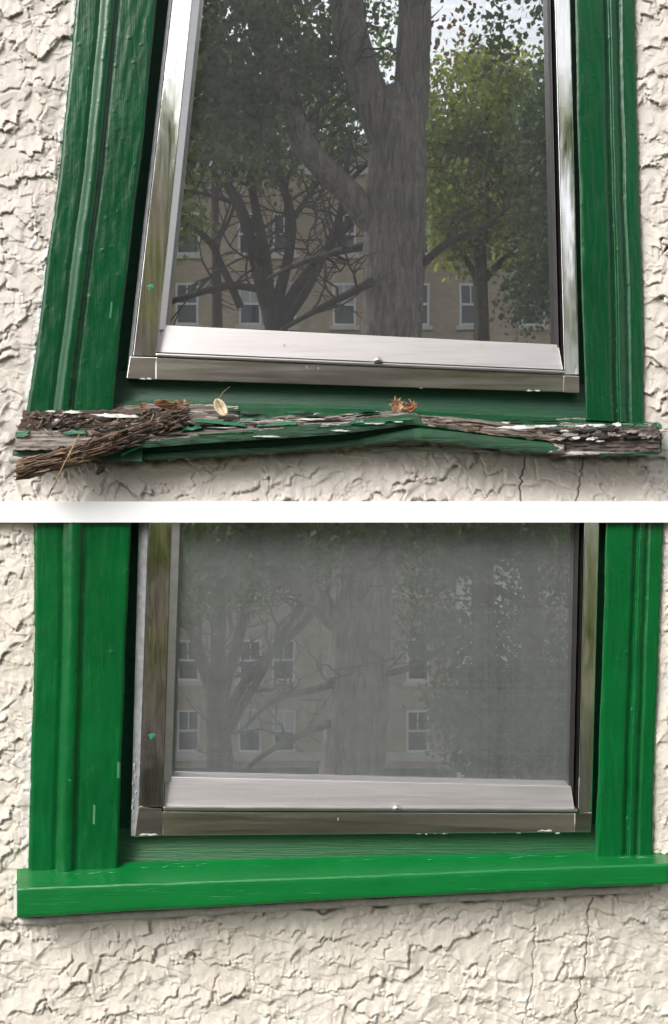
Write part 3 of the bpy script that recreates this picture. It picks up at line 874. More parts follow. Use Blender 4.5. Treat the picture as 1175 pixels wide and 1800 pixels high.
def window(old):
    if old:
        t = thing('weathered_window', 'upper green window with dark mirror pane and rotten, splintered wooden sill', 'window', P(590, 800))
        y0 = -440; mat = M_green_old
        out_l, out_r = A_out_l, A_out_r
        in_l = lines((330, -440), (276, 0), (254, 230), (226, 460), (212, 580), (200, 720))
        in_r = lines((996, -440), (1011, 0), (1021, 460), (1026, 600), (1030, 745))
        casing(t, out_l, in_l, y0, 726, PROF, mat, 3, [(.62, 520, .07, 38), (.9, 560, .06, 70), (.5, 640, .03, 30), (.8, 640, .1, 30)], lambda u: lerp(728, 720, u))
        casing(t, out_r, in_r, y0, 742, PROF_R, mat, 5, [], lambda u: lerp(744, 738, u))
        fo_l = lines((346, -440), (292, 0), (242, 460), (229, 600), (222, 664))
        ff_l = lines((352, -440), (300, 0), (250, 460), (237, 600), (229, 664))
        fi_l = lines((382, -440), (331, 0), (289, 460), (277, 610), (272, 664))
        gl = lines((398, -440), (348, 0), (303, 460), (291, 568), (290, 600))
        gr = lines((951, -440), (964, 0), (972, 460), (975, 600))
        si_r = lines((965, -440), (981, 0), (990, 460), (993, 660))
        fo_r = lines((992, -440), (1007, 0), (1016, 460), (1019, 690))
        bl, br_ = 568, 602
        rail = [(277, 571), (982, 606), (990, 650), (274, 619)]
        lip = [(274, 620.5), (994, 651.5), (994, 658), (274, 626.5)]
        low = [(274, 628), (992, 659), (992, 689.5), (274, 667)]
        corner_l = [(229, 627), (273, 628), (273, 667), (223, 665)]
        corner_r = [(993, 660), (1018.5, 661), (1019, 691), (993, 690)]
        wire, pitch, wm = .00020, .0017, M_wire
        jb = [(200, 676), (1032, 700), (1032, 748), (200, 722)]
    else:
        t = thing('repaired_window', 'lower green window with grey hazy screen and smooth freshly painted green sill', 'window', P(590, 1600))
        y0 = 900; mat = M_green_new
        out_l, out_r = B_out_l, B_out_r
        in_l = lines((234, 880), (232, 919), (222, 1130), (213, 1360), (208, 1540))
        in_r = lines((1067, 880), (1066, 919), (1059, 1140), (1052, 1360), (1045, 1520))
        casing(t, out_l, in_l, y0, 1540, PROF, mat, 13, [(.68, 1325, .07, 40), (.92, 1360, .06, 80), (.55, 1470, .03, 30), (.8, 1450, .14, 50)], lambda u: lerp(1548, 1530, u))
        casing(t, out_r, in_r, y0, 1510, PROF_R, mat, 15, [], lambda u: lerp(1518, 1512, u))
        fo_l = lines((245, 880), (244, 919), (238, 1130), (232, 1360), (230, 1472))
        ff_l = lines((263, 880), (262, 919), (255, 1130), (246, 1360), (243, 1472))
        fi_l = lines((304, 880), (302, 919), (297, 1130), (288, 1360), (286, 1472))
        gl = lines((318, 880), (317, 919), (310, 1130), (302, 1362), (301, 1390))
        gr = lines((1012, 880), (1010, 919), (1005, 1150), (1000, 1380))
        si_r = lines((1029, 880), (1028, 919), (1023, 1140), (1017, 1430))
        fo_r = lines((1055, 880), (1054, 919), (1048, 1140), (1040, 1463))
        bl, br_ = 1363, 1380
        rail = [(291, 1365), (1004, 1382), (1010, 1421), (289, 1416)]
        lip = [(287, 1417.5), (1016, 1422.5), (1016, 1428.5), (287, 1425)]
        low = [(286, 1426.5), (1011, 1430), (1011, 1463), (286, 1469)]
        corner_l = [(244, 1419), (285, 1421), (285, 1469), (237, 1471)]
        corner_r = [(1012, 1430), (1041, 1429), (1039, 1463), (1012, 1463)]
        wire, pitch, wm = .00034, .0017, M_wire_new
        jb = [(206, 1480), (1052, 1472), (1052, 1510), (206, 1520)]
    yb = max(corner_l[3][1], corner_r[2][1])
    # dark wooden jamb behind everything
    slab('jamb', [(in_l(y0) - 8, y0, -.024), (ff_l(y0) + 16, y0, -.024), (ff_l(yb) + 16, yb + 18, -.024), (in_l(yb) - 8, yb + 18, -.024)], -.05, M_dark_green, t, 0)
    slab('jamb', [(si_r(y0) - 6, y0, -.024), (in_r(y0) + 8, y0, -.024), (in_r(yb) + 8, yb + 18, -.024), (si_r(yb) - 6, yb + 18, -.024)], -.05, M_dark_green, t, 0)
    # upright board that closes the frame to the sill
    slab('sill_upstand', [(jb[0][0], jb[0][1] - 24, -.023), (jb[1][0], jb[1][1] - 24, -.023), (jb[2][0], jb[2][1] + 6, -.004), (jb[3][0], jb[3][1] + 6, -.004)], -.05, green_flat_old if old else green_flat_new, t, .0008)
    # aluminium storm frame
    ycl = corner_l[0][1] - 1; ycr = corner_r[0][1] - 1
    frame_bar(t, 'caulk_strip', fo_l, lambda y: ff_l(y) - .6, y0, corner_l[3][1] - 1, .0005, .0045, -.03, M_caulk, .0012)
    frame_bar(t, 'frame_bar', ff_l, fi_l, y0, ycl, .0028, .0050, -.03, M_alu_face, .0012)
    frame_bar(t, 'frame_bar', si_r, fo_r, y0, ycr, .0050, .0028, -.03, M_alu_face, .0012)
    slab('frame_bar', [(x, y, (.0028 if old else .0002) if i < 2 else .0052) for i, (x, y) in enumerate(low)], -.03, M_alu_low, t)
    slab('frame_corner', [(x, y, .0047) for x, y in corner_l], -.03, M_alu_low, t)
    slab('frame_corner', [(x, y, .0047) for x, y in corner_r], -.03, M_alu_low, t)
    # inner screen frame
    frame_bar(t, 'screen_stile', lambda y: fi_l(y) + .8, gl, y0, bl + 12, .0005, -.006, -.028, M_alu_lip, .0008)
    frame_bar(t, 'screen_stile', gr, lambda y: lerp(gr(y), si_r(y), .45), y0, br_ + 10, -.010, -.004, -.028, M_gasket, .0012)
    frame_bar(t, 'screen_channel', lambda y: lerp(gr(y), si_r(y), .5), lambda y: si_r(y) - .8, y0, ycr - 8, -.012, -.003, -.028, M_gasket, .0008)
    slab('screen_rail', [(rail[0][0], rail[0][1], -.0065), (rail[1][0], rail[1][1], -.0065), (rail[2][0], rail[2][1], -.0010), (rail[3][0], rail[3][1], -.0010)], -.028, M_alu_rail, t, .0007)
    lp = slab('rail_lip', [(x, y, .006) for x, y in lip], -.02, M_alu_lip, t, .0018)
    # little catch on the lip
    cx, cy = (664, 634) if old else (697, 1421)
    m = MB(); m.tube([P(cx - 6, cy + 2.5, .006), P(cx - 2, cy - .5, .0075), P(cx + 3, cy - 1.0, .0075), P(cx + 9, cy + 3, .006)], [.002, .0042, .0045, .0015], 8)
    m.build('catch', M_alu_lip, t, smooth=True)
    # pane and screen
    gt = y0
    slab('glass_pane', [(gl(gt) - 5, gt, -.024), (gr(gt) + 5, gt, -.024), (gr(br_) + 5, br_ + 14, -.024), (gl(bl) - 5, bl + 14, -.024)], -.0265, M_glass, t, 0)
    screen(t, gl, gr, max(gt, -120), bl, br_, -.0135, pitch, wire, wm)
    # inner sash seen dimly through the pane
    xs = (912, 928) if old else (925, 945)
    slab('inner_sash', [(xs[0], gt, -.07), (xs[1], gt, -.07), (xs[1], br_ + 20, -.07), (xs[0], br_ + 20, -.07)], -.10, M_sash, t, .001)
    # paint smear and flecks on the metal
    def blot(cx, cy, r, d, mat, seed, stretch=1.0, name='paint_fleck'):
        m = MB(); rr = random.Random(seed); n = 11
        vs = [P(cx, cy, d + .0006)]
        for k in range(n):
            a = 2 * math.pi * k / n; q = r * rr.uniform(.35, 1.15)
            vs.append(P(cx + math.cos(a) * q * stretch, cy + math.sin(a) * q, d + .0001))
        m.add(vs, [(0, 1 + (k + 1) % n, 1 + k) for k in range(n)])
        return m.build(name, mat, t, fix=False)
    if old:
        for i, (x, y, r, s) in enumerate(((265, 504, 6, 1.4), (263, 508, 4, .8))): blot(x, y, r, .0038, M_speck, i, s, 'paint_smear')
        for i in range(8):
            x = random.choice([random.uniform(640, 800), random.uniform(840, 960), random.uniform(290, 440)]); y = 667 + (x - 274) * .0313 - random.uniform(0, 3.5)
            blot(x, y, random.uniform(1.2, 2.4), .0044, M_whitepaint, 30 + i, random.uniform(1.5, 5))
        blot(540, 626 + 19, 3, .0044, M_whitepaint, 88, .3); blot(500, 606, 3.5, -.002, M_whitepaint, 89, .3); blot(560, 647, 3, .0044, M_whitepaint, 87, .3)
        for x in (250, 262, 930, 945): blot(x, 666 if x < 300 else 686.5, 2, .0049, M_whitepaint, x, 4)
    else:
        for i, (x, y, r, s) in enumerate(((268, 1293, 6, 1.4), (266, 1297, 4, .8))): blot(x, y, r, .0038, M_speck, i, s, 'paint_smear')
        for i in range(8):
            x = random.choice([random.uniform(690, 800), random.uniform(850, 990)]); y = 1466.5 - random.uniform(0, 4)
            blot(x, y, random.uniform(1.2, 2.4), .0044, M_whitepaint, 60 + i, random.uniform(1.5, 5))
        for x in (252, 268, 955, 965): blot(x, 1467 if x < 300 else 1460, 2, .0049, M_whitepaint, x, 5)
        blot(595, 1440, 3.5, .0044, M_whitepaint, 91, .3); blot(561, 1404, 3, -.002, M_whitepaint, 92, .3)
        for i in range(14):
            y = random.uniform(1330, 1460); blot(fo_l(y) + random.uniform(1, 9), y, random.uniform(2, 4.5), .0042, M_whitepaint, 120 + i, .5)
    return t

def flat_green(name, col):
    m, nt, bs = new_mat(name)
    st = noise_tex(nt, 60, 5, .7, (.25, 5, 7))
    nt.links.new(ramp(nt, st.outputs[0], [(.3, tuple(c * .7 for c in col)), (.75, tuple(c * 1.15 for c in col))]), bs.inputs['Base Color'])
    bs.inputs['Roughness'].default_value = .35
    bump(nt, bs, st.outputs[0], .6, .002)
    return m
green_flat_old = flat_green('old_green_upstand', (.003, .052, .022))  # both upstand greens darkened to imitate the shade under the frame
green_flat_new = flat_green('new_green_upstand', (.003, .085, .02))
win_old = window(True)
win_new = window(False)

# head casing of the upper window, out of frame
slab('casing_board', [(150, -470, .02), (1130, -470, .02), (1106, -400, .02), (178, -400, .02)], -.03, green_flat_old, win_old)

# ------------------------------------------------------------------ fresh sill of the lower window
def fresh_sill():
    top_f = curve([(30, 1562), (208, 1555), (600, 1541), (900, 1528), (1176, 1518)])
    bot_f = curve([(30, 1613), (600, 1581), (1176, 1553)])
    back = curve([(30, 1526), (215, 1519), (600, 1509), (1050, 1501), (1176, 1499)])
    rows = []; worn = []
    prof = [('b', 0, .004)] + [('t', i / 10, 0) for i in range(1, 10)] + [('r', 0, .0735), ('r', .35, .0755), ('f', .06, .0762)] + [('f', i / 8, .0765) for i in range(1, 8)] + [('f', .97, .0762), ('f', 1.0, .0745), ('u', 1, .004)]
    xs = np.linspace(30, 1176, 290)
    for kind, t, d in prof:
        row = []
        for x in xs:
            yb_, yt, yf = back(x), top_f(x), bot_f(x)
            w = mn.noise(Vector((x * .012, t * 2 + ord(kind), .5))) * 1.2 + mn.noise(Vector((x * .05, t * 3 + ord(kind), 4.5))) * .5
            if kind == 'b': y, dd = yb_ - 3, d
            elif kind == 't':
                y = lerp(yb_, yt, t); dd = lerp(.004, .0735, t) + mn.noise(Vector((x * .03, t * 6, 8))) * .0008
                # paint thickened in the corner under the casing boards
                if x < 210 or x > 1046: dd += max(0, mn.noise(Vector((x * .1, t * 7, 2)))) * .0015
            elif kind == 'r': y, dd = yt - 1 + t * 2, d + w * .0003
            elif kind == 'f': y, dd = lerp(yt + 1, yf, t), d + w * .0004
            else: y, dd = yf - 1, d
            row.append(P(x, y + (w if kind in 'rf' else 0) * .8, dd))
            worn.append(.75 if (kind == 'f' and x > 640) or (kind == 't' and t < .4) else (.35 if kind == 'f' else .15))  # how strongly the thin pale lines show, by zone
        rows.append(row)
    m = MB(); m.grid(rows)
    n = len(xs); k = len(rows)
    m.f.append(tuple(r * n for r in range(k))); m.f.append(tuple(r * n + n - 1 for r in range(k))[::-1])
    s = m.build('sill', M_sill_new, win_new, smooth=True, attrs={'worn': worn}, fix=False)
    # pale caulk bead under the board
    m = MB(); pts = []; rr = []
    for x in np.linspace(36, 1150, 130):
        pts.append(P(x, bot_f(x) + 7 + mn.noise(Vector((x * .02, 3, 3))) * 2.0, .018)); rr.append(.0058 * (1 + .35 * mn.noise(Vector((x * .04, 1, 1)))))
    m.tube(pts, rr, 8)
    m.build('caulk_bead', M_caulkw, s, smooth=True)
    # ragged white paint at the left end and light slivers imitating glints along the corner
    slab('paint_edge', [(25, 1558, .06), (30, 1562, .0755), (30, 1612, .0755), (23, 1610, .055)], .01, M_whitepaint, s, .0008)
    rr = random.Random(5)
    for i in range(26):
        x = rr.choice([rr.uniform(60, 205), rr.uniform(230, 640), rr.uniform(640, 1000), rr.uniform(1050, 1130)])
        y = lerp(back(x), top_f(x), rr.uniform(.05, .22) if 205 < x < 1046 else rr.uniform(.3, .42))
        ln = rr.uniform(8, 34)
        d = lerp(.004, .0735, (y - back(x)) / (top_f(x) - back(x))) + .0012
        m = MB(); m.tube([P(x, y, d), P(x + ln * .5, y - .8, d + .0004), P(x + ln, y + rr.uniform(-1.2, .2), d)], [.0001, .00045, .0001], 5)
        m.build('paint_ridge', M_ridge, s, smooth=True)
    return s
M_caulkw = plain('pale_caulk', (.50, .48, .44), .7, 0, .15, 120, .4)
M_ridge = plain('glossy_paint_ridge', (.05, .27, .11), .15, 0, .1)  # lighter green that imitates glints on the sill
fresh_sill()

# ------------------------------------------------------------------ rotten sill of the upper window
def rotten_sill():
    yback = curve([(150, 712), (215, 708), (600, 716), (1020, 734), (1170, 744)])
    y_t = curve([(150, 768), (230, 771), (360, 758), (500, 748), (600, 741), (690, 731), (728, 727), (742, 736), (800, 742), (880, 755), (985, 767), (1000, 768)])
    y_b = curve([(150, 788), (230, 789), (360, 779), (500, 770), (600, 763), (690, 751), (728, 746), (742, 749), (800, 756), (880, 766), (985, 778), (1000, 779)])
    y_g = curve([(150, 797), (230, 797), (360, 790), (500, 782), (600, 774), (690, 759), (728, 752), (742, 752), (800, 758), (880, 768), (985, 780), (1000, 781)])
    y_l = curve([(150, 809), (230, 810), (360, 804), (500, 795), (600, 786), (690, 777), (728, 774), (742, 775), (800, 781), (880, 790), (985, 799), (1000, 799)])
    groove = curve([(150, .042), (600, .042), (728, .056), (742, .063), (1000, .064)])
    xs = np.linspace(160, 992, 300)
    spec = [('b', 0)] + [('t', i / 12) for i in range(1, 13)] + [('s', i / 5) for i in range(0, 6)] + [('g', 0), ('g', 1)] + [('l', i / 5) for i in range(0, 6)] + [('u', 0)]
    rows = []; bare = []
    for kind, t in spec:
        row = []
        for x in xs:
            n1 = mn.noise(Vector((x * .035, t * 3 + ord(kind) * 1.7, .2))); n2 = mn.noise(Vector((x * .13, t * 5 + ord(kind), 6.1))); n3 = mn.noise(Vector((x * .012, t * 7 + ord(kind), 2.1)))
            yb_, yt, yl = yback(x), y_t(x), y_l(x)
            sag = mn.noise(Vector((x * .02, 5.5, 5.5))) * 2
            if kind == 'b': y, dd, b = yb_ - 4, .0, .35
            elif kind == 't':
                y = lerp(yb_, yt + sag * t, t) + n2 * 1.4 * t; dd = lerp(.0, .066, t) + n1 * .002
                # long splits along the grain
                sp = mn.noise(Vector((x * .011, t * 9.0, 12.3)))
                if sp > .22 and t > .25: dd -= .010 * min(1, (sp - .22) * 6); y += 1.5
                b = .42 + .12 * mn.noise(Vector((x * .02, t * 4, 31))) + .45 * max(0, t - .35) + (.25 if x < 420 else 0) + (.35 if x > 740 and t > .55 else 0)
            elif kind == 's':
                y = lerp(yt + sag, y_b(x), t) + n2 * 1.6 * (1 - t); dd = .067 + .002 * math.sin(t * 3.1) + n1 * .0018
                b = (.78 - t * .65 if x < 560 else .40 - .2 * t)
                if 500 < x < 640: b = .6 - .4 * t
                if x > 742: b = 1.05 - .5 * t
            elif kind == 'g':
                y = lerp(y_b(x) + 1, y_g(x), t); dd = groove(x) + n1 * .0008; b = .05
            elif kind == 'l':
                y = lerp(y_g(x) + 1, yl, t) + n3 * .8; dd = groove(x) + .006 + .003 * math.sin(t * 3.1) + n1 * .001; b = .08 if t < .8 else .22
                if x > 930: b += (x - 930) / 60 * .7
            else: y, dd, b = yl - 1, .0, .5
            row.append(P(x, y, dd)); bare.append(b)
        rows.append(row)
    m = MB(); m.grid(rows)
    n = len(xs); k = len(rows)
    m.f.append(tuple(r * n for r in range(k))); m.f.append(tuple(r * n + n - 1 for r in range(k))[::-1])
    s = m.build('sill', M_peel, win_old, smooth=False, attrs={'bare': bare}, fix=False)
    s['label'] = 'rotten sill with green paint peeling off grey split wood'

    # rough solid blocks with noisy faces
    def rough(name, corners, db, mat, amp, seed, nu=40, nv=10, bare_v=None, ragged=2.0):
        m = MB(); rows = []; n_ = Vector((0, 0, 0))
        for j in range(nv + 1):
            row = []
            for i in range(nu + 1):
                u, v = i / nu, j / nv
                a = [lerp(corners[0][q], corners[1][q], u) for q in range(3)]; b = [lerp(corners[3][q], corners[2][q], u) for q in range(3)]
                p = [lerp(a[q], b[q], v) for q in range(3)]
                f = mn.noise(Vector((p[0] * .03, p[1] * .22, seed))) + .5 * mn.noise(Vector((p[0] * .12, p[1] * .5, seed + 3)))
                e = (mn.noise(Vector((p[0] * .09, seed, 1))) + .7 * mn.noise(Vector((p[0] * .4, seed, 5)))) * ragged
                ey = e * (1 if j == 0 else (.6 if j == nv else 0))
                ex = 0
                if i in (0, nu): ex = mn.noise(Vector((p[1] * .3, seed, 9))) * ragged * 2
                row.append(P(p[0] + ex, p[1] + ey, p[2] + f * amp))
            rows.append(row)
        top = [Vector((p.x, -db, p.z)) for p in rows[0]]; bot = [Vector((p.x, -db, p.z)) for p in rows[-1]]
        m.grid([top] + rows + [bot])
        at = {'bare': [bare_v] * len(m.v)} if bare_v is not None else None
        nn = nu + 1
        m.f.append(tuple(r * nn for r in range(nv + 3))); m.f.append(tuple(r * nn + nu for r in range(nv + 3))[::-1])
        return m.build(name, mat, s, smooth=False, attrs=at, fix=False)

    rough('rotten_core', [(44, 724, .030), (330, 716, .020), (330, 772, .050), (30, 766, .060)], .0, M_rot, .006, 4, 60, 12, None, 3)
    rough('grey_board', [(30, 757, .064), (168, 756, .066), (168, 790, .067), (26, 791, .066)], .01, M_grey, .0025, 8, 40, 10, None, 2.5)
    rough('green_board', [(24, 790, .056), (250, 788, .058), (250, 811, .058), (22, 801, .056)], .0, green_flat_old, .0006, 12, 30, 6, None, .6)
    rough('paint_scrap', [(29, 758, .067), (52, 757, .068), (47, 767, .0685), (28, 768, .068)], .06, M_speckold, .001, 16, 8, 4, None, 2)
    rough('paint_scrap', [(103, 757, .0685), (150, 756, .069), (152, 762, .070), (120, 765, .0695)], .06, M_speckold, .001, 17, 8, 4, None, 2)
    rough('bare_end', [(978, 752, .060), (1158, 752, .064), (1161, 796, .066), (975, 801, .065)], .0, M_end, .004, 21, 70, 14, None, 2.6)
    rough('paint_scrap', [(990, 793, .066), (1050, 794, .0665), (1100, 796, .066), (988, 801, .0655)], .05, M_whitepaint, .001, 23, 24, 3, None, 1.6)
    rough('paint_scrap', [(1060, 796.5, .0668), (1160, 795, .0668), (1160, 799, .066), (1060, 801, .066)], .05, M_speckold, .001, 24, 24, 3, None, 1.2)
    rough('end_lip', [(1156, 742, .05), (1164, 748, .06), (1163, 797, .062), (1158, 797, .064)], .0, M_speckold, .001, 26, 5, 14, None, 1.2)
    rough('bare_end_top', [(975, 733, .0), (1158, 740, .0), (1158, 758, .060), (975, 762, .060)], -.001, M_peel, .003, 31, 60, 10, .62, 1)
    rough('core_top', [(40, 716, .0), (215, 706, .0), (215, 732, .030), (40, 734, .030)], -.001, M_rot, .003, 33, 40, 6, None, 1)
    rough('stone_chip', [(640, 786, .012), (800, 786, .012), (880, 795, .014), (660, 794, .014)], .004, M_whitepaint, .002, 35, 40, 4, None, 3)
    def flake(cx, cy, rx, ry, d, slope, seed, mat=None):
        q = random.Random(seed); m = MB(); n = 18; ring = []
        for k in range(n):
            a = 2 * math.pi * k / n; r = q.uniform(.5, 1.2)
            x = cx + math.cos(a) * rx * r; y = cy + math.sin(a) * ry * r
            ring.append((x, y, d + (y - cy) * slope + q.uniform(-.0008, .0012)))
        f = [P(*c) for c in ring]; b = [P(c[0], c[1] + .8, c[2] - .0016) for c in ring]
        m.add([P(cx, cy, d + .001)] + f + b, [(0, 1 + k, 1 + (k + 1) % n) for k in range(n)] + [(1 + k, 1 + n + k, 1 + n + (k + 1) % n, 1 + (k + 1) % n) for k in range(n)])
        return m.build('paint_flake', mat or M_whitepaint, s, fix=True)
    for i, (cx, cy, rx, ry, d) in enumerate(((190, 730, 30, 4, .046), (225, 732, 26, 3.5, .05), (128, 724, 17, 3, .04), (90, 723, 10, 2.2, .038), (100, 739, 5, 2.5, .058), (330, 742, 14, 2, .062),
            (915, 751, 42, 3.5, .056), (955, 749, 24, 3.2, .054), (985, 757, 14, 3, .062), (1022, 747, 14, 3.5, .056), (1048, 747, 18, 3, .054), (1085, 746, 8, 4.5, .055), (1010, 768, 12, 4, .069), (1040, 771, 14, 3, .07), (1055, 775, 9, 2, .07),
            (890, 743, 9, 1.8, .05), (540, 737, 34, 1.8, .055), (670, 733, 30, 1.6, .06), (600, 757, 16, 1.6, .0705), (470, 767, 22, 2, .0705), (660, 744, 18, 1.8, .0705), (395, 751, 26, 1.6, .066), (700, 741, 10, 1.4, .07))):
        flake(cx, cy, rx, ry, d, .0012, 70 + i)
    for i, (cx, cy, rx, ry, d) in enumerate(((1000, 764, 16, 5, .0685), (980, 770, 12, 4, .069), (1075, 762, 10, 5, .069), (1110, 758, 12, 4, .068), (1130, 764, 12, 3, .069))):
        flake(cx, cy, rx, ry, d, .0012, 170 + i, M_grey)
    # black patches laid on as the shade in hollows and splits
    for i, (cx, cy, rx, ry, d) in enumerate(((440, 728, 30, 2.2, .034), (405, 734, 24, 2.6, .05), (530, 727, 24, 1.6, .04), (618, 730, 26, 2, .045), (470, 746, 40, 2.4, .0655), (385, 748, 40, 2.6, .064), (300, 764, 30, 1.6, .0685), (760, 738, 30, 2, .06),
            (965, 757, 20, 4, .066), (1030, 757, 22, 4, .067), (1070, 754, 18, 4, .066), (1110, 767, 26, 3.5, .0695), (1060, 770, 20, 2.5, .0695), (900, 738, 20, 1.3, .038), (700, 724, 24, 1.2, .03), (960, 740, 24, 1.4, .03), (85, 745, 30, 5, .0595), (150, 748, 34, 5, .061), (220, 747, 24, 4, .064))):
        flake(cx, cy, rx, ry, d, .0010, 210 + i, M_void)
    # curled green paint strips still holding on
    for i, (x0, y0, x1, y1, w) in enumerate(((345, 735, 430, 744, 6), (322, 752, 352, 747, 6), (455, 745, 520, 741, 5), (350, 760, 440, 755, 4), (620, 738, 720, 731, 7), (215, 796, 242, 780, 6), (560, 748, 640, 742, 4), (900, 763, 940, 766, 4))):
        rough('paint_strip', [(x0, y0, .064), (x1, y1, .064), (x1 + 3, y1 + w, .0705), (x0 - 3, y0 + w, .0705)], .055, M_speckold, .0012, 60 + i, 26, 4, None, 1.8)

    def sliver(p0, p1, r, mat, seed, name='splinter', bend=.15):
        rr = random.Random(seed); m = MB()
        a, b = Vector(p0), Vector(p1); n = 6; L = (b - a).length
        off = Vector((rr.uniform(-1, 1), rr.uniform(-1, .3), rr.uniform(-1, 1))) * L * bend
        pts = []; rad = []
        for i in range(n):
            t = i / (n - 1)
            pts.append(a.lerp(b, t) + off * (t * (1 - t)) + Vector((rr.uniform(-1, 1), rr.uniform(-1, 1), rr.uniform(-1, 1))) * r * .5)
            rad.append(r * (.25 + 1.1 * math.sin(math.pi * min(.97, max(.06, t + rr.uniform(-.1, .1))))))
        m.tube(pts, rad, rr.choice((4, 5)))
        return m.build(name, mat, s, fix=False)
    rr = random.Random(21)
    # crumbling dark chips in the hollow on the left
    for i in range(150):
        x = rr.uniform(42, 330); t = rr.random()
        y = lerp(curve([(42, 727), (140, 730), (330, 720)])(x), curve([(42, 757), (200, 758), (330, 740)])(x), t)
        d = lerp(.036, .068, t); ln = rr.uniform(5, 24); a = rr.gauss(-.15, .5)
        sliver(P(x, y, d), P(x + ln * math.cos(a), y + ln * math.sin(a), d + rr.uniform(-.006, .008)), rr.uniform(.0009, .0026), rr.choice((M_rot, M_rot, M_rot, M_log, M_grey)), 300 + i)
    # the broken-off bundle of fibres that hangs to the left
    ax = curve([(28, 828), (110, 806), (200, 780), (260, 757), (335, 733)])
    rows = []
    nr, ns = 110, 44
    for i in range(nr):
        t = i / (nr - 1); x = lerp(30, 334, t); row = []
        r = lerp(15.5, 19, math.sin(t * 2.6)) * (1 - .30 * t) * min(1, .35 + (1 - t) * 4.5)
        for k in range(ns):
            a = 2 * math.pi * k / ns
            f = .42 * mn.noise(Vector((a * 2.7, t * 2.5, 3))) + .30 * mn.noise(Vector((a * 7.0, t * 6, 8))) + .16 * mn.noise(Vector((a * 9, t * 26, 5)))
            cut = -.5 * max(0, mn.noise(Vector((a * 3.2, t * 5, 21))) - .18)
            q = r * (1 + f + cut)
            xo = mn.noise(Vector((a * 4, 2, 2))) * 14 * (1 - t) ** 3
            row.append(P(x + xo, ax(x) - math.sin(a) * q, lerp(.082, .052, t) + math.cos(a) * q * .00065))
        row.append(row[0]); rows.append(row)
    m = MB(); m.grid(rows)
    m.f.append(tuple(range(ns))); m.f.append(tuple((nr - 1) * (ns + 1) + k for k in range(ns))[::-1])
    m.build('split_piece', M_log, s, fix=False)
    for i in range(150):
        t0 = rr.uniform(-.02, .9); ln = rr.uniform(.03, .2); t1 = min(1.03, t0 + ln)
        x0, x1 = lerp(28, 335, t0), lerp(28, 335, t1)
        o = rr.uniform(-16, 16); o2 = o + rr.gauss(0, 2.5)
        bulge = math.sqrt(max(0, 1 - (o / 18) ** 2)) * .0125
        d0 = lerp(.082, .052, t0) + bulge + rr.uniform(-.002, .003); d1 = lerp(.082, .052, t1) + bulge * .95 + rr.uniform(-.002, .004)
        sliver(P(x0, ax(x0) + o, d0), P(x1, ax(x1) + o2, d1), rr.uniform(.0004, .0015), (rr.choice((M_rot, M_rot, M_log, M_end)) if x0 > 150 or o < -6 else M_log), 600 + i, bend=.12)
    for i in range(42):
        x = rr.uniform(90, 340); o = rr.uniform(-26, 12); ln = rr.uniform(5, 20); a = rr.gauss(-.3, .35)
        d = lerp(.076, .06, (x - 90) / 250) + .010 + rr.uniform(-.004, .004)
        sliver(P(x, ax(x) + o, d), P(x + ln * math.cos(a), ax(x) + o + ln * math.sin(a), d + rr.uniform(-.004, .006)), rr.uniform(.0007, .0024), rr.choice((M_rot, M_rot, M_log, M_end)), 1300 + i, bend=.2)
    # crumbs and dark shreds along the split
    for i in range(45):
        x = rr.uniform(330, 720); y = lerp(yback(x), y_t(x), rr.uniform(.55, .95))
        d = lerp(0, .066, (y - yback(x)) / (y_t(x) - yback(x))) + .002; ln = rr.uniform(8, 40)
        sliver(P(x, y, d), P(x + ln, y - ln * .08 + rr.gauss(0, 1), d + .001), rr.uniform(.0006, .0016), rr.choice((M_rot, M_grey, M_grey)), 800 + i, bend=.03)
    for i in range(45):
        x = rr.uniform(735, 985); y = lerp(y_t(x) - 3, y_b(x), rr.random()); ln = rr.uniform(8, 36)
        sliver(P(x, y, .068), P(x + ln, y + ln * .12 + rr.gauss(0, 1), .0685), rr.uniform(.0007, .002), rr.choice((M_log, M_rot, M_grey)), 900 + i, bend=.03)
    for i in range(55):
        x = rr.uniform(975, 1150); y = rr.uniform(747, 772); ln = rr.uniform(6, 26)
        sliver(P(x, y, lerp(.05, .068, (y - 745) / 28)), P(x + ln, y + rr.gauss(0, 3), lerp(.05, .069, (y - 745) / 28)), rr.uniform(.0009, .003), rr.choice((M_rot, M_end, M_end, M_whitepaint, M_grey)), 1000 + i, bend=.1)
    # shred of rotten wood dangling below
    sliver(P(185, 800, .062), P(171, 836, .064), .004, M_rot, 1200, bend=.3); sliver(P(181, 818, .063), P(176, 834, .065), .003, M_rot, 1201)
    sliver(P(150, 790, .09), P(146, 814, .09), .0012, M_log, 1202)
    return s
M_void = plain('black_rot', (.012, .010, .009), .95, 0, .2)  # near-black that imitates shade in the hollows
M_speckold = flat_green('green_paint_scrap', (.006, .105, .045))
rotten_sill()

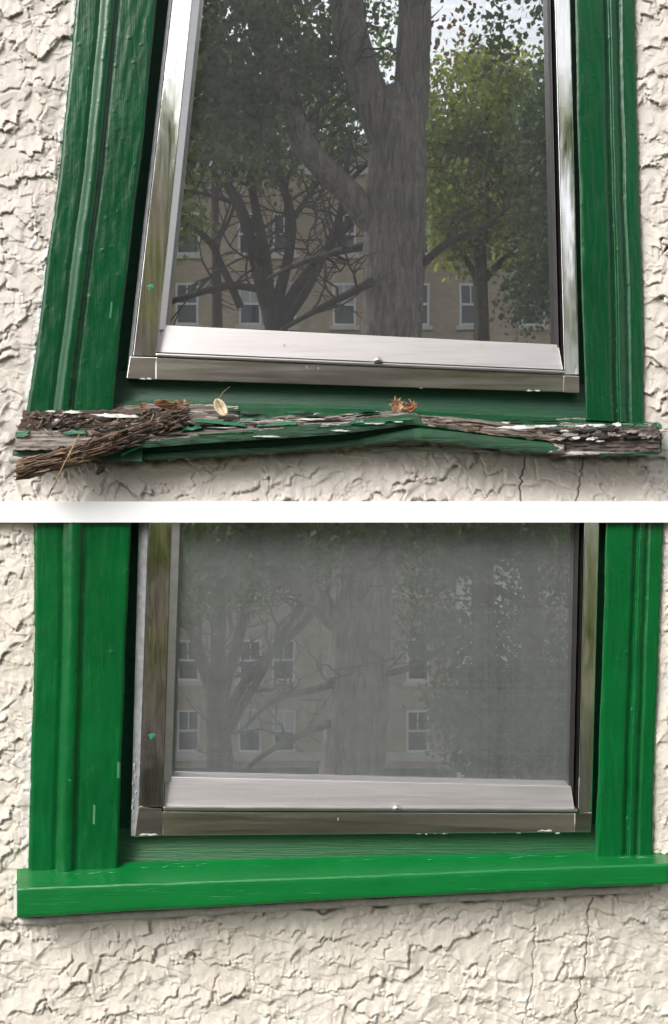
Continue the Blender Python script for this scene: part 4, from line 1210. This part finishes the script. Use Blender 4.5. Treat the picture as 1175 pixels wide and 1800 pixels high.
# ------------------------------------------------------------------ things lying on the rotten sill
def leaf_mesh(outline, base, axis, side, normal, mat, name, label, curl, seed, group=None, stalk=None):
    """a dry leaf: outline in (u, v), curled out of its plane, with a thickness"""
    rr = random.Random(seed); m = MB()
    ctr = Vector((0, 0))
    n = len(outline); rings = 4
    def pos(u, v):
        h = curl * (u * u * .8 + v * v * 1.6) + .10 * mn.noise(Vector((u * 3, v * 3, seed))) + .13 * mn.noise(Vector((u * 5.5, v * 5.5, seed + 2)))
        return base + axis * u + side * v + normal * h * axis.length
    vs = [pos(0, 0)]
    for k in range(1, rings + 1):
        for (u, v) in outline:
            vs.append(pos(u * k / rings, v * k / rings))
    fs = [(0, 1 + i, 1 + (i + 1) % n) for i in range(n)]
    for k in range(rings - 1):
        for i in range(n):
            a = 1 + k * n + i; b = 1 + k * n + (i + 1) % n
            fs.append((a, a + n, b + n, b))
    nv = len(vs); th = normal * .0004
    vs2 = [p - th for p in vs]
    fs += [tuple(nv + q for q in f)[::-1] for f in fs]
    last = 1 + (rings - 1) * n
    fs += [(last + (i + 1) % n, last + i, nv + last + i, nv + last + (i + 1) % n) for i in range(n)]
    t = thing(name, label, 'leaf', base, group)
    m.add(vs + vs2, fs); m.build('blade', mat, t, smooth=True)
    q = MB(); q.tube([pos(-.85, 0) + normal * .0006, pos(0, 0) + normal * .0008, pos(.9, 0) + normal * .0006], [.0007, .0006, .0002], 5); q.build('midrib', M_twig, t)
    if stalk:
        q = MB(); q.tube([pos(-.85, 0)] + stalk, [.0007] + [.0005] * len(stalk), 5); q.build('stalk', M_twig, t)
    return t
MAPLE = [(1.0, 0), (.62, .16), (.70, .5), (.38, .34), (.25, .85), (.0, .5), (-.35, .72), (-.45, .3), (-.9, .12), (-.9, -.12), (-.45, -.3), (-.35, -.72), (.0, -.5), (.25, -.85), (.38, -.34), (.70, -.5), (.62, -.16)]
OVAL = [(math.cos(a) * (1 if math.cos(a) > 0 else .95), math.sin(a) * .55) for a in np.linspace(0, 2 * math.pi, 18)[:-1]]
def vec(dx, dz, dy=0): return Vector((dx / PXM, dy / PXM, dz / PXM))
CRUMPLED = [(1, .1), (.8, .35), (.5, .25), (.3, .55), (0, .38), (-.3, .55), (-.7, .42), (-.95, .2), (-.9, -.3), (-.5, -.5), (-.1, -.3), (.2, -.52), (.6, -.3), (.85, -.15)]
leaf_mesh(CRUMPLED, P(304, 717, .038), vec(29, 0, -3), vec(3, 15, -9), Vector((-.1, -.88, .45)).normalized(), M_leafbrown, 'dry_leaf', 'long crumpled tan maple leaf lying at left end of rotten sill', .75, 3, 'dry leaves on the sill', [P(330, 712, .04), P(338, 706, .041)])
leaf_mesh(OVAL, P(388, 717, .042), vec(9, -15, -3), vec(16, 8, 2), Vector((.2, -.95, .25)).normalized(), M_leafpale, 'dry_leaf', 'pale cream oval leaf with thin stalk standing upright on rotten sill', .35, 5, 'dry leaves on the sill', [P(386, 700, .035), P(392, 690, .02), P(404, 680, .006)])
leaf_mesh(MAPLE, P(698, 714, .040), vec(-4, 17, 2), vec(17, 4, 2), Vector((.15, -.95, .2)).normalized(), M_leafbrown, 'dry_leaf', 'pointed brown leaf standing up on the peak of the warped sill', .35, 8, 'dry leaves on the sill', [P(690, 730, .045), P(682, 726, .045)])
leaf_mesh(MAPLE, P(723, 718, .046), vec(12, 6, -4), vec(-6, 12, 4), Vector((-.2, -.85, .5)).normalized(), M_leafred, 'dry_leaf', 'small curled rust-red leaf right of the pointed brown leaf', .7, 11, 'dry leaves on the sill', [P(735, 712, .05)])
leaf_mesh(OVAL, P(253, 715, .035), vec(7, 2, -2), vec(-2, 8, 3), Vector((0, -.9, .4)).normalized(), M_leafred, 'dry_leaf', 'tiny orange-brown leaf scrap at far left of rotten sill', 1.1, 14, 'dry leaves on the sill')
# twig hanging over the front
tw = thing('twig', 'thin straw-coloured dry twig hanging from splintered left end of sill', 'twig', P(85, 880, .1))
m = MB(); m.tube([P(140, 764, .09), P(128, 788, .100), P(112, 818, .105), P(98, 848, .10), P(90, 862, .09), P(84, 877, .07)], [.0011, .0014, .0013, .0012, .0012, .0006], 6); m.build('stem', M_twig, tw, smooth=True)
for pts in (([(128, 788, .1), (122, 800, .104), (124, 812, .105)]), ([(98, 848, .1), (104, 850, .1), (107, 846, .098)]), ([(90, 862, .09), (96, 858, .088), (98, 852, .088)]), ([(134, 776, .095), (146, 768, .09), (152, 764, .085)])):
    m = MB(); m.tube([P(*p) for p in pts], [.0008, .0007, .0004], 5); m.build('side_shoot', M_twig, tw, smooth=True)
